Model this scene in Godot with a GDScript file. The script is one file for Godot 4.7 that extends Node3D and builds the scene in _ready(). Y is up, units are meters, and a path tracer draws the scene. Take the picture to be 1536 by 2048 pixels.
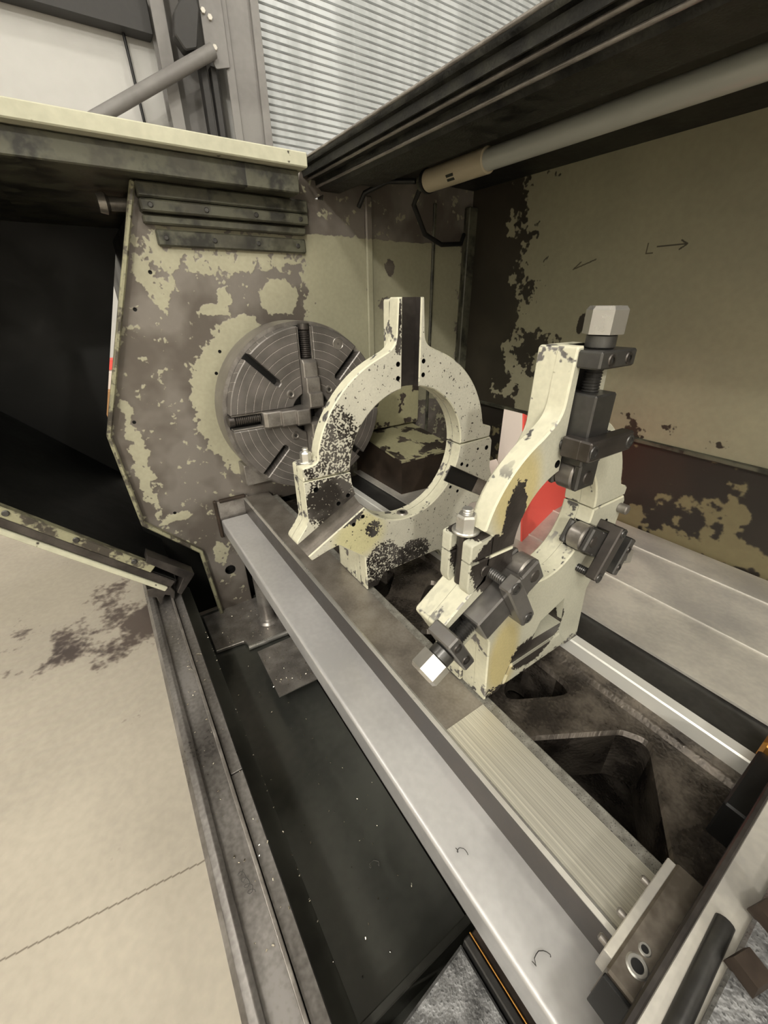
extends Node3D
# A large lathe seen through its open door: headstock wall, chuck, two steady rests on the bed.
# Axes: x to the back of the machine, y up, -z towards the headstock. Metres.

# ------------------------------------------------------------------ mesh collector
class MB:
	var v := PackedVector3Array()
	var n := PackedVector3Array()

	func tri(a: Vector3, b: Vector3, c: Vector3, nn: Vector3) -> void:
		if (b - a).cross(c - a).dot(nn) > 0.0:
			v.append_array(PackedVector3Array([a, c, b]))
		else:
			v.append_array(PackedVector3Array([a, b, c]))
		n.append_array(PackedVector3Array([nn, nn, nn]))

	func tri3(a: Vector3, b: Vector3, c: Vector3, na: Vector3, nb: Vector3, nc: Vector3) -> void:
		if (b - a).cross(c - a).dot(na + nb + nc) > 0.0:
			v.append_array(PackedVector3Array([a, c, b]))
			n.append_array(PackedVector3Array([na, nc, nb]))
		else:
			v.append_array(PackedVector3Array([a, b, c]))
			n.append_array(PackedVector3Array([na, nb, nc]))

	func quad(a: Vector3, b: Vector3, c: Vector3, d: Vector3, nn: Vector3) -> void:
		tri(a, b, c, nn)
		tri(a, c, d, nn)

	func quadn(a: Vector3, b: Vector3, c: Vector3, d: Vector3, na: Vector3, nb: Vector3, nc: Vector3, nd: Vector3) -> void:
		tri3(a, b, c, na, nb, nc)
		tri3(a, c, d, na, nc, nd)

	func box(c: Vector3, s: Vector3, b := 0.003, bs := Basis.IDENTITY) -> void:
		hexa(c, s, b, bs)

	func span(lo: Vector3, hi: Vector3, b := 0.003) -> void:
		hexa((lo + hi) * 0.5, hi - lo, b, Basis.IDENTITY)

	# a box whose edges are chamfered by b
	func hexa(c: Vector3, s: Vector3, b: float, bs: Basis) -> void:
		var h := s * 0.5
		b = minf(b, minf(h.x, minf(h.y, h.z)) * 0.6)
		for ax in 3:
			var i := (ax + 1) % 3
			var j := (ax + 2) % 3
			for sg in [-1.0, 1.0]:
				var p := []
				for q in [[-1, -1], [1, -1], [1, 1], [-1, 1]]:
					var w := Vector3.ZERO
					w[ax] = sg * h[ax]
					w[i] = q[0] * (h[i] - b)
					w[j] = q[1] * (h[j] - b)
					p.append(c + bs * w)
				var nn := Vector3.ZERO
				nn[ax] = sg
				quad(p[0], p[1], p[2], p[3], (bs * nn).normalized())
			for si in [-1.0, 1.0]:
				for sj in [-1.0, 1.0]:
					var e := []
					for q in [[0, -1], [0, 1], [1, 1], [1, -1]]:
						var w := Vector3.ZERO
						w[ax] = q[1] * (h[ax] - b)
						w[i] = si * (h[i] - (0.0 if q[0] == 0 else b))
						w[j] = sj * (h[j] - (b if q[0] == 0 else 0.0))
						e.append(c + bs * w)
					var m := Vector3.ZERO
					m[i] = si
					m[j] = sj
					quad(e[0], e[1], e[2], e[3], (bs * m).normalized())
		for sx in [-1.0, 1.0]:
			for sy in [-1.0, 1.0]:
				for sz in [-1.0, 1.0]:
					var sg := Vector3(sx, sy, sz)
					var a := bs * (sg * Vector3(h.x, h.y - b, h.z - b))
					var d := bs * (sg * Vector3(h.x - b, h.y, h.z - b))
					var f := bs * (sg * Vector3(h.x - b, h.y - b, h.z))
					tri(c + a, c + d, c + f, (bs * sg).normalized())

	# any convex solid with 8 corners: bottom ring 0..3, top ring 4..7
	func solid8(p: Array) -> void:
		var mid := Vector3.ZERO
		for q in p:
			mid += q / 8.0
		for f in [[0, 1, 2, 3], [4, 5, 6, 7], [0, 1, 5, 4], [1, 2, 6, 5], [2, 3, 7, 6], [3, 0, 4, 7]]:
			for t in [[0, 1, 2], [0, 2, 3]]:
				var a: Vector3 = p[f[t[0]]]
				var b: Vector3 = p[f[t[1]]]
				var c: Vector3 = p[f[t[2]]]
				var nn := (b - a).cross(c - a).normalized()
				if nn.dot((a + b + c) / 3.0 - mid) < 0.0:
					nn = -nn
				tri(a, b, c, nn)

	# lathed profile: pr = [(distance along the axis, radius)], smooth round the axis
	func lathe(o: Vector3, dir: Vector3, pr: Array, seg := 24, a0 := 0.0) -> void:
		var d := dir.normalized()
		var e1 := d.cross(Vector3.UP if absf(d.y) < 0.9 else Vector3.RIGHT).normalized()
		var e2 := d.cross(e1)
		for k in pr.size() - 1:
			var p: Vector2 = pr[k]
			var q: Vector2 = pr[k + 1]
			var t := q - p
			if t.length() < 1e-7:
				continue
			var pn := Vector2(-t.y, t.x).normalized()   # (along, out)
			for s in seg:
				var aa := a0 + TAU * s / seg
				var ab := a0 + TAU * (s + 1) / seg
				var ra := e1 * cos(aa) + e2 * sin(aa)
				var rb := e1 * cos(ab) + e2 * sin(ab)
				var na := (d * pn.x + ra * pn.y).normalized()
				var nb := (d * pn.x + rb * pn.y).normalized()
				if seg <= 8:
					na = (na + nb).normalized()
					nb = na
				var A := o + d * p.x + ra * p.y
				var B := o + d * p.x + rb * p.y
				var C := o + d * q.x + rb * q.y
				var D := o + d * q.x + ra * q.y
				if p.y > 1e-6:
					tri3(A, B, C, na, nb, nb)
				if q.y > 1e-6:
					tri3(A, C, D, na, nb, na)

	func cyl(a: Vector3, b: Vector3, r: float, seg := 24, bev := 0.002) -> void:
		var l := a.distance_to(b)
		bev = minf(bev, minf(l * 0.3, r * 0.5))
		lathe(a, b - a, [Vector2(0, 0), Vector2(0, r - bev), Vector2(bev, r), Vector2(l - bev, r), Vector2(l, r - bev), Vector2(l, 0)], seg)

	func thread(a: Vector3, b: Vector3, r: float, pitch: float, seg := 18) -> void:
		var l := a.distance_to(b)
		var pr := [Vector2(0, 0), Vector2(0, r * 0.85)]
		var k := int(l / pitch)
		for i in k:
			pr.append(Vector2((i + 0.5) * l / k, r))
			pr.append(Vector2((i + 1.0) * l / k, r * 0.84))
		pr.append(Vector2(l, 0))
		lathe(a, b - a, pr, seg)

	func hexhead(a: Vector3, b: Vector3, r: float, a0 := 0.0) -> void:
		var l := a.distance_to(b)
		lathe(a, b - a, [Vector2(0, 0), Vector2(0, r), Vector2(l * 0.86, r), Vector2(l, r * 0.86), Vector2(l, 0)], 6, a0)

	func tube(pts: Array, r: float, seg := 10) -> void:
		var prev := []
		var pn := []
		var up := Vector3.UP
		for i in pts.size():
			var t: Vector3 = (pts[mini(i + 1, pts.size() - 1)] - pts[maxi(i - 1, 0)]).normalized()
			if absf(t.dot(up)) > 0.95:
				up = Vector3.RIGHT
			var e1 := t.cross(up).normalized()
			var e2 := e1.cross(t).normalized()
			var ring := []
			var rn := []
			for s in seg:
				var q := e1 * cos(TAU * s / seg) + e2 * sin(TAU * s / seg)
				ring.append(pts[i] + q * r)
				rn.append(q)
			if i:
				for s in seg:
					var s2 := (s + 1) % seg
					quadn(prev[s], prev[s2], ring[s2], ring[s], pn[s], pn[s2], rn[s2], rn[s])
			if i == 0 or i == pts.size() - 1:
				for s in range(1, seg - 1):
					tri(ring[0], ring[s], ring[s + 1], -t if i == 0 else t)
			prev = ring
			pn = rn
			up = e2

	# polygon in the xy of T, extruded from z0 to z1 (z1 is the front); holes = [[polygon, depth]]
	func ext(poly0: PackedVector2Array, z0: float, z1: float, bev := 0.003, T := Transform3D.IDENTITY, holes := [], back_bev := -1.0, sides: MB = null, hole_bev := 0.0) -> void:
		var bb := bev if back_bev < 0.0 else back_bev
		var S: MB = sides if sides else self
		var poly := poly0.duplicate()
		if Geometry2D.is_polygon_clockwise(poly):
			poly.reverse()
		var m := poly.size()
		var ins := inset(poly, bev)
		var insb := inset(poly, bb)
		if bev > 0.0 and ears(ins).is_empty():
			ins = inset(poly, bev * 0.3)
			if ears(ins).is_empty():
				ins = poly.duplicate()
		if bb > 0.0 and ears(insb).is_empty():
			insb = poly.duplicate()
		var N := T.basis
		var en := []
		for i in m:
			var t := poly[(i + 1) % m] - poly[i]
			en.append(Vector2(t.y, -t.x).normalized())
		for i in m:
			var j := (i + 1) % m
			var na: Vector2 = en[i]
			var nb: Vector2 = en[i]
			if na.dot(en[(i + m - 1) % m]) > 0.8:
				na = (na + en[(i + m - 1) % m]).normalized()
			if nb.dot(en[j]) > 0.8:
				nb = (nb + en[j]).normalized()
			var A := N * Vector3(na.x, na.y, 0)
			var B := N * Vector3(nb.x, nb.y, 0)
			S.quadn(T * Vector3(poly[i].x, poly[i].y, z0 + bb), T * Vector3(poly[j].x, poly[j].y, z0 + bb), T * Vector3(poly[j].x, poly[j].y, z1 - bev), T * Vector3(poly[i].x, poly[i].y, z1 - bev), A, B, B, A)
			for f in [1.0, -1.0]:
				if (bev if f > 0 else bb) > 0.0:
					var zo := z1 - bev if f > 0 else z0 + bb
					var zi := z1 if f > 0 else z0
					var it := ins if f > 0 else insb
					var ca := (N * Vector3(na.x, na.y, f)).normalized()
					var cb := (N * Vector3(nb.x, nb.y, f)).normalized()
					S.quadn(T * Vector3(poly[i].x, poly[i].y, zo), T * Vector3(poly[j].x, poly[j].y, zo), T * Vector3(it[j].x, it[j].y, zi), T * Vector3(it[i].x, it[i].y, zi), ca, cb, cb, ca)
		var front := ins.duplicate()
		var back := insb.duplicate()
		for h in holes:
			var hp: PackedVector2Array = h[0].duplicate()
			if Geometry2D.is_polygon_clockwise(hp):
				hp.reverse()
			var dp: float = minf(h[1], z1 - z0)
			var wide := inset(hp, -hole_bev) if hole_bev > 0.0 else hp
			front = bridge(front, wide)
			if dp > z1 - z0 - 1e-4:
				back = bridge(back, hp)
				cup(hp, z0, z1 - hole_bev, T, false)
				if hole_bev > 0.0:
					for i in hp.size():
						var j := (i + 1) % hp.size()
						var mid := Vector2((hp[j] - hp[i]).y, -(hp[j] - hp[i]).x).normalized()
						var cn := (N * Vector3(-mid.x, -mid.y, 1.0)).normalized()
						quad(T * Vector3(hp[i].x, hp[i].y, z1 - hole_bev), T * Vector3(hp[j].x, hp[j].y, z1 - hole_bev), T * Vector3(wide[j].x, wide[j].y, z1), T * Vector3(wide[i].x, wide[i].y, z1), cn)
		cap(front, z1, T, 1.0)
		cap(back, z0, T, -1.0)

	# the inside of a hole
	func cup(hp: PackedVector2Array, za: float, zb: float, T: Transform3D, bottom := true) -> void:
		var hc := Vector2.ZERO
		for q in hp:
			hc += q / hp.size()
		for i in hp.size():
			var j := (i + 1) % hp.size()
			var nn := (hc - (hp[i] + hp[j]) * 0.5).normalized()
			quad(T * Vector3(hp[i].x, hp[i].y, za), T * Vector3(hp[j].x, hp[j].y, za), T * Vector3(hp[j].x, hp[j].y, zb), T * Vector3(hp[i].x, hp[i].y, zb), T.basis * Vector3(nn.x, nn.y, 0))
		if bottom:
			cap(hp, za, T, 1.0)

	func ears(p: PackedVector2Array) -> PackedInt32Array:     # in millimetres: the triangulator drops tiny ears
		var q := PackedVector2Array()
		for a in p:
			q.append(a * 1000.0)
		return Geometry2D.triangulate_polygon(q)

	func cap(p: PackedVector2Array, z: float, T: Transform3D, f: float) -> void:
		var ix := ears(p)
		var nn := (T.basis * Vector3(0, 0, f)).normalized()
		for k in range(0, ix.size(), 3):
			tri(T * Vector3(p[ix[k]].x, p[ix[k]].y, z), T * Vector3(p[ix[k + 1]].x, p[ix[k + 1]].y, z), T * Vector3(p[ix[k + 2]].x, p[ix[k + 2]].y, z), nn)

	func inset(p: PackedVector2Array, b: float) -> PackedVector2Array:
		if b <= 0.0:
			return p.duplicate()
		var out := PackedVector2Array()
		var m := p.size()
		for i in m:
			var t0 := (p[i] - p[(i + m - 1) % m]).normalized()
			var t1 := (p[(i + 1) % m] - p[i]).normalized()
			var n0 := Vector2(-t0.y, t0.x)
			var n1 := Vector2(-t1.y, t1.x)
			out.append(p[i] + b * (n0 + n1) / maxf(0.35, 1.0 + n0.dot(n1)))
		return out

	func bridge(o: PackedVector2Array, h0: PackedVector2Array) -> PackedVector2Array:
		var h := h0.duplicate()
		if not Geometry2D.is_polygon_clockwise(h):
			h.reverse()
		var best := 1e9
		var bi := 0
		var bj := 0
		for i in o.size():
			for j in h.size():
				var d := o[i].distance_squared_to(h[j])
				if d < best:
					best = d
					bi = i
					bj = j
		var slit := (h[bj] - o[bi]).orthogonal().normalized() * 0.00006
		var out := PackedVector2Array()
		for i in bi:
			out.append(o[i])
		out.append(o[bi] - slit)
		out.append(h[bj] - slit)
		for j in range(1, h.size()):
			out.append(h[(bj + j) % h.size()])
		out.append(h[bj] + slit)
		out.append(o[bi] + slit)
		for i in range(bi + 1, o.size()):
			out.append(o[i])
		if ears(out).is_empty():
			out[bi] += slit * 2.0
			out[bi + 1] += slit * 2.0
			out[bi + h.size() + 1] -= slit * 2.0
			out[bi + h.size() + 2] -= slit * 2.0
			if ears(out).is_empty():
				print("hole not cut ", h[0])
				return o
		return out

	func mesh(at: Vector3) -> ArrayMesh:
		var vv := v.duplicate()
		for i in vv.size():
			vv[i] -= at
		var a := []
		a.resize(Mesh.ARRAY_MAX)
		a[Mesh.ARRAY_VERTEX] = vv
		a[Mesh.ARRAY_NORMAL] = n
		var m := ArrayMesh.new()
		m.add_surface_from_arrays(Mesh.PRIMITIVE_TRIANGLES, a)
		return m


# ------------------------------------------------------------------ objects
var used := {}

func numbered(s: String) -> String:
	if not used.has(s):
		used[s] = 0
		return s
	used[s] += 1
	return "%s_%03d" % [s, used[s]]

func tag(o: Node3D, label: String, category: String, group := "", kind := "") -> Node3D:
	if label:
		o.set_meta("label", label)
	if category:
		o.set_meta("category", category)
	if group:
		o.set_meta("group", group)
	if kind:
		o.set_meta("kind", kind)
	return o

func thing(called: String, label: String, category: String, at: Vector3, group := "") -> Node3D:
	var o := Node3D.new()
	o.name = numbered(called)
	add_child(o)
	o.position = at
	tag(o, label, category, group)
	return o

func origin_of(p: Node3D) -> Vector3:
	var o := Vector3.ZERO
	var q: Node = p
	while q is Node3D and q != self:
		o += q.position
		q = q.get_parent()
	return o

# a part: the mesh is collected in the scene's axes
func part(parent: Node3D, called: String, b: MB, m: Material, label := "") -> MeshInstance3D:
	var o := MeshInstance3D.new()
	o.name = called
	o.mesh = b.mesh(origin_of(parent))
	o.material_override = m
	parent.add_child(o, true)
	if label:
		o.set_meta("label", label)
	return o

func lone(called: String, b: MB, m: Material, at: Vector3, label: String, category: String, group := "", kind := "") -> MeshInstance3D:
	var o := MeshInstance3D.new()
	o.name = numbered(called)
	o.mesh = b.mesh(at)
	o.material_override = m
	o.position = at
	add_child(o)
	tag(o, label, category, group, kind)
	return o

func P(a: Array) -> PackedVector2Array:
	var p := PackedVector2Array()
	for q in a:
		p.append(Vector2(q[0], q[1]))
	return p

func rect(c: Vector2, u: Vector2, a0: float, a1: float, hw: float) -> PackedVector2Array:
	var w := Vector2(-u.y, u.x) * hw
	return PackedVector2Array([c + u * a0 - w, c + u * a1 - w, c + u * a1 + w, c + u * a0 + w])

func circle(c: Vector2, r: float, seg := 14) -> PackedVector2Array:
	var p := PackedVector2Array()
	for i in seg:
		p.append(c + Vector2(cos(TAU * i / seg), sin(TAU * i / seg)) * r)
	return p

func flip(p: PackedVector2Array) -> PackedVector2Array:
	var o := PackedVector2Array()
	for q in p:
		o.append(Vector2(q.x, -q.y))
	return o

# corners [x, y, r] with the corner rounded by r
func rounded(a: Array) -> PackedVector2Array:
	var out := PackedVector2Array()
	var m := a.size()
	for i in m:
		var c := Vector2(a[i][0], a[i][1])
		var r: float = a[i][2] if a[i].size() > 2 else 0.0
		if r <= 0.0:
			out.append(c)
			continue
		var p := Vector2(a[(i + m - 1) % m][0], a[(i + m - 1) % m][1])
		var q := Vector2(a[(i + 1) % m][0], a[(i + 1) % m][1])
		var u := (p - c).normalized()
		var w := (q - c).normalized()
		var half := acos(clampf(u.dot(w), -1, 1)) * 0.5
		if half > 1.5:
			out.append(c)
			continue
		var t := minf(r / tan(half), minf(p.distance_to(c), q.distance_to(c)) * 0.48)
		var k := 6 if r > 0.02 else 4
		for s in k + 1:
			var f := float(s) / k
			out.append((c + u * t).lerp(c, f).lerp(c.lerp(c + w * t, f), f))
	return out

func arc(c: Vector2, r: float, d0: float, d1: float, k: int) -> Array:
	var a := []
	for i in k + 1:
		var t := deg_to_rad(lerpf(d0, d1, float(i) / k))
		a.append([c.x + r * cos(t), c.y + r * sin(t), 0.0])
	return a

func frame(c: Vector2, deg: float) -> Transform3D:   # radial frame: x out, y across, z along the spindle
	var t := deg_to_rad(deg)
	return Transform3D(Basis(Vector3(cos(t), sin(t), 0), Vector3(-sin(t), cos(t), 0), Vector3(0, 0, 1)), Vector3(c.x, c.y, 0))

# ------------------------------------------------------------------ textures and materials
var M := {}

func noise_bytes(N: int, sd: int, freq: float, oct := 4, cell := false, seamless := true, sy := 1.0) -> PackedByteArray:
	var f := FastNoiseLite.new()
	f.seed = sd
	f.frequency = freq
	f.noise_type = FastNoiseLite.TYPE_CELLULAR if cell else FastNoiseLite.TYPE_SIMPLEX_SMOOTH
	f.fractal_octaves = oct
	var im: Image
	if sy != 1.0:
		im = f.get_seamless_image(N, int(N * sy), false, false, 0.1)
		im.resize(N, N, Image.INTERPOLATE_CUBIC)
	elif seamless:
		im = f.get_seamless_image(N, N, false, false, 0.1)
	else:
		im = f.get_image(N, N)
	im.convert(Image.FORMAT_L8)
	return im.get_data()

func tex(N: int, d: PackedByteArray, fmt := Image.FORMAT_RGB8) -> ImageTexture:
	return ImageTexture.create_from_image(Image.create_from_data(N, N, false, fmt, d))

func tri_map(m: StandardMaterial3D, s: Vector3, off := Vector3.ZERO) -> void:
	m.uv1_triplanar = true
	m.uv1_triplanar_sharpness = 8.0
	m.uv1_scale = s
	m.uv1_offset = off

# mottled multiplier texture between two sRGB colours, with relief and roughness from the same noise
func mottle(called: String, a: Color, b: Color, metal: float, r0: float, r1: float, scale: float, N := 512, freq := 0.012, sy := 1.0, relief := 0.0, speck := 0.0) -> StandardMaterial3D:
	var sd := hash(called) % 1000
	var n1 := noise_bytes(N, sd, freq, 5, false, true, sy)
	var n2 := noise_bytes(N, sd + 7, 0.11, 3, false, true)
	var col := PackedByteArray()
	var orm := PackedByteArray()
	col.resize(N * N * 3)
	orm.resize(N * N * 3)
	var ar := a.r * 255.0
	var ag := a.g * 255.0
	var ab := a.b * 255.0
	var br := b.r * 255.0
	var bg := b.g * 255.0
	var bb := b.b * 255.0
	for i in N * N:
		var t := clampf((n1[i] * 0.75 + n2[i] * 0.25 - 70.0) / 115.0, 0.0, 1.0)
		var k := 1.0
		if speck > 0.0 and n2[i] > 190:
			k = 1.0 - speck
		col[i * 3] = int((ar + (br - ar) * t) * k)
		col[i * 3 + 1] = int((ag + (bg - ag) * t) * k)
		col[i * 3 + 2] = int((ab + (bb - ab) * t) * k)
		orm[i * 3] = (n1[i] + n2[i]) >> 1
		orm[i * 3 + 1] = int(255.0 * (r0 + (r1 - r0) * t))
		orm[i * 3 + 2] = int(255.0 * metal)
	var m := StandardMaterial3D.new()
	m.albedo_texture = tex(N, col)
	m.roughness = 1.0
	m.metallic = metal
	var ot := tex(N, orm)
	m.roughness_texture = ot
	m.roughness_texture_channel = BaseMaterial3D.TEXTURE_CHANNEL_GREEN
	if relief > 0.0:
		m.heightmap_enabled = true
		m.heightmap_texture = ot
		m.heightmap_scale = relief
	tri_map(m, Vector3.ONE * scale)
	M[called] = m
	return m

# chipped paint: bias(x, y) > 0 tends to bare metal, < 0 to paint; tint(x, y) 0..1 goes towards the second paint colour
func chipped(called: String, N: int, x0: float, y0: float, size: float, bias: Callable, tint: Callable, paint: Color, paint2: Color, bare: Color, bare2: Color, o: Dictionary) -> StandardMaterial3D:
	var sd := hash(called) % 1000
	var G := 112
	var bi := PackedByteArray()
	var ti := PackedByteArray()
	bi.resize(G * G)
	ti.resize(G * G)
	for j in G:
		var y := y0 + size * (1.0 - (j + 0.5) / G)
		for i in G:
			var x := x0 + size * (i + 0.5) / G
			bi[j * G + i] = clampi(int(128.0 + 100.0 * float(bias.call(x, y))), 0, 255)
			ti[j * G + i] = clampi(int(255.0 * float(tint.call(x, y))), 0, 255)
	var b_im := Image.create_from_data(G, G, false, Image.FORMAT_L8, bi)
	b_im.resize(N, N, Image.INTERPOLATE_CUBIC)
	var t_im := Image.create_from_data(G, G, false, Image.FORMAT_L8, ti)
	t_im.resize(N, N, Image.INTERPOLATE_CUBIC)
	bi = b_im.get_data()
	ti = t_im.get_data()
	var f1: float = o.get("freq", 0.012)
	var f2: float = o.get("fine", 0.06)
	var n1 := noise_bytes(N, sd, f1, 5, false, false)
	var n2 := noise_bytes(N, sd + 3, f2, 3, false, false)
	var n3 := noise_bytes(N, sd + 5, 0.006, 4, false, false)
	var col := PackedByteArray()
	var orm := PackedByteArray()
	col.resize(N * N * 3)
	orm.resize(N * N * 3)
	var k: float = o.get("sharp", 22.0)
	var wf: float = o.get("wfine", 0.3)
	var pr := int(paint.r * 255)
	var pg := int(paint.g * 255)
	var pb := int(paint.b * 255)
	var qr := int(paint2.r * 255) - pr
	var qg := int(paint2.g * 255) - pg
	var qb := int(paint2.b * 255) - pb
	var br := int(bare.r * 255)
	var bg := int(bare.g * 255)
	var bb := int(bare.b * 255)
	var cr := int(bare2.r * 255) - br
	var cg := int(bare2.g * 255) - bg
	var cb := int(bare2.b * 255) - bb
	var rp := int(255 * float(o.get("rough_paint", 0.55)))
	var rb := int(255 * float(o.get("rough_bare", 0.42)))
	var mb := int(255 * float(o.get("metal", 0.55)))
	for i in N * N:
		var c := n1[i] * (1.0 - wf) + n2[i] * wf - 128.0 + (bi[i] - 128) * 1.7
		var t := clampi(int(c * k), 0, 255)
		var p := 255 - t
		var w := ti[i]
		var sh := 222 + (n2[i] >> 4) + (n3[i] >> 4)
		var g := clampi((n3[i] - 90) * 3, 0, 255)
		var r_ := (pr + ((qr * w) >> 8)) * sh >> 8
		var g_ := (pg + ((qg * w) >> 8)) * sh >> 8
		var b_ := (pb + ((qb * w) >> 8)) * sh >> 8
		var x_ := br + ((cr * g) >> 8)
		var y_ := bg + ((cg * g) >> 8)
		var z_ := bb + ((cb * g) >> 8)
		col[i * 3] = clampi((r_ * p + x_ * t) / 255, 0, 255)
		col[i * 3 + 1] = clampi((g_ * p + y_ * t) / 255, 0, 255)
		col[i * 3 + 2] = clampi((b_ * p + z_ * t) / 255, 0, 255)
		orm[i * 3] = (p * 3 + n2[i]) >> 2
		orm[i * 3 + 1] = (rp * p + (rb + (n1[i] >> 3) - 16) * t) / 255
		orm[i * 3 + 2] = mb * t / 255
	var im := Image.create_from_data(N, N, false, Image.FORMAT_RGB8, col)
	for l in o.get("lines", []):     # scratched marks: [x, y, x, y, half width in pixels, colour]
		var A := Vector2((l[0] - x0) / size * N, (1.0 - (l[1] - y0) / size) * N)
		var B := Vector2((l[2] - x0) / size * N, (1.0 - (l[3] - y0) / size) * N)
		var steps := int(A.distance_to(B)) + 1
		for s in steps + 1:
			var q := A.lerp(B, float(s) / steps)
			im.fill_rect(Rect2i(int(q.x - l[4]), int(q.y - l[4]), int(l[4] * 2 + 1), int(l[4] * 2 + 1)), l[5])
	var m := StandardMaterial3D.new()
	m.albedo_texture = ImageTexture.create_from_image(im)
	var ot := tex(N, orm)
	m.roughness = 1.0
	m.roughness_texture = ot
	m.roughness_texture_channel = BaseMaterial3D.TEXTURE_CHANNEL_GREEN
	m.metallic = 1.0
	m.metallic_texture = ot
	m.metallic_texture_channel = BaseMaterial3D.TEXTURE_CHANNEL_BLUE
	m.heightmap_enabled = true
	m.heightmap_texture = ot
	m.heightmap_scale = o.get("relief", 0.06)
	tri_map(m, Vector3.ONE / size)
	M[called] = m
	return m

# put a chipped() texture on a thing whose origin is at, mapped x-y (or z-y for walls across x)
func place_tex(m: StandardMaterial3D, at: Vector3, x0: float, y0: float, size: float, along_z := false) -> void:
	m.uv1_offset = Vector3((at.x - x0) / size, (at.y - y0) / size, (at.z + x0) / size if along_z else at.z / size)

func plain(called: String, c: Color, rough: float, metal := 0.0) -> StandardMaterial3D:
	var m := StandardMaterial3D.new()
	m.albedo_color = c
	m.roughness = rough
	m.metallic = metal
	M[called] = m
	return m

func blob(x: float, y: float, cx: float, cy: float, rx: float, ry: float) -> float:   # 1 in the middle, 0 on the edge, negative outside
	return 1.0 - sqrt(pow((x - cx) / rx, 2) + pow((y - cy) / ry, 2))

func none(_x: float, _y: float) -> float:
	return 0.0

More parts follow.
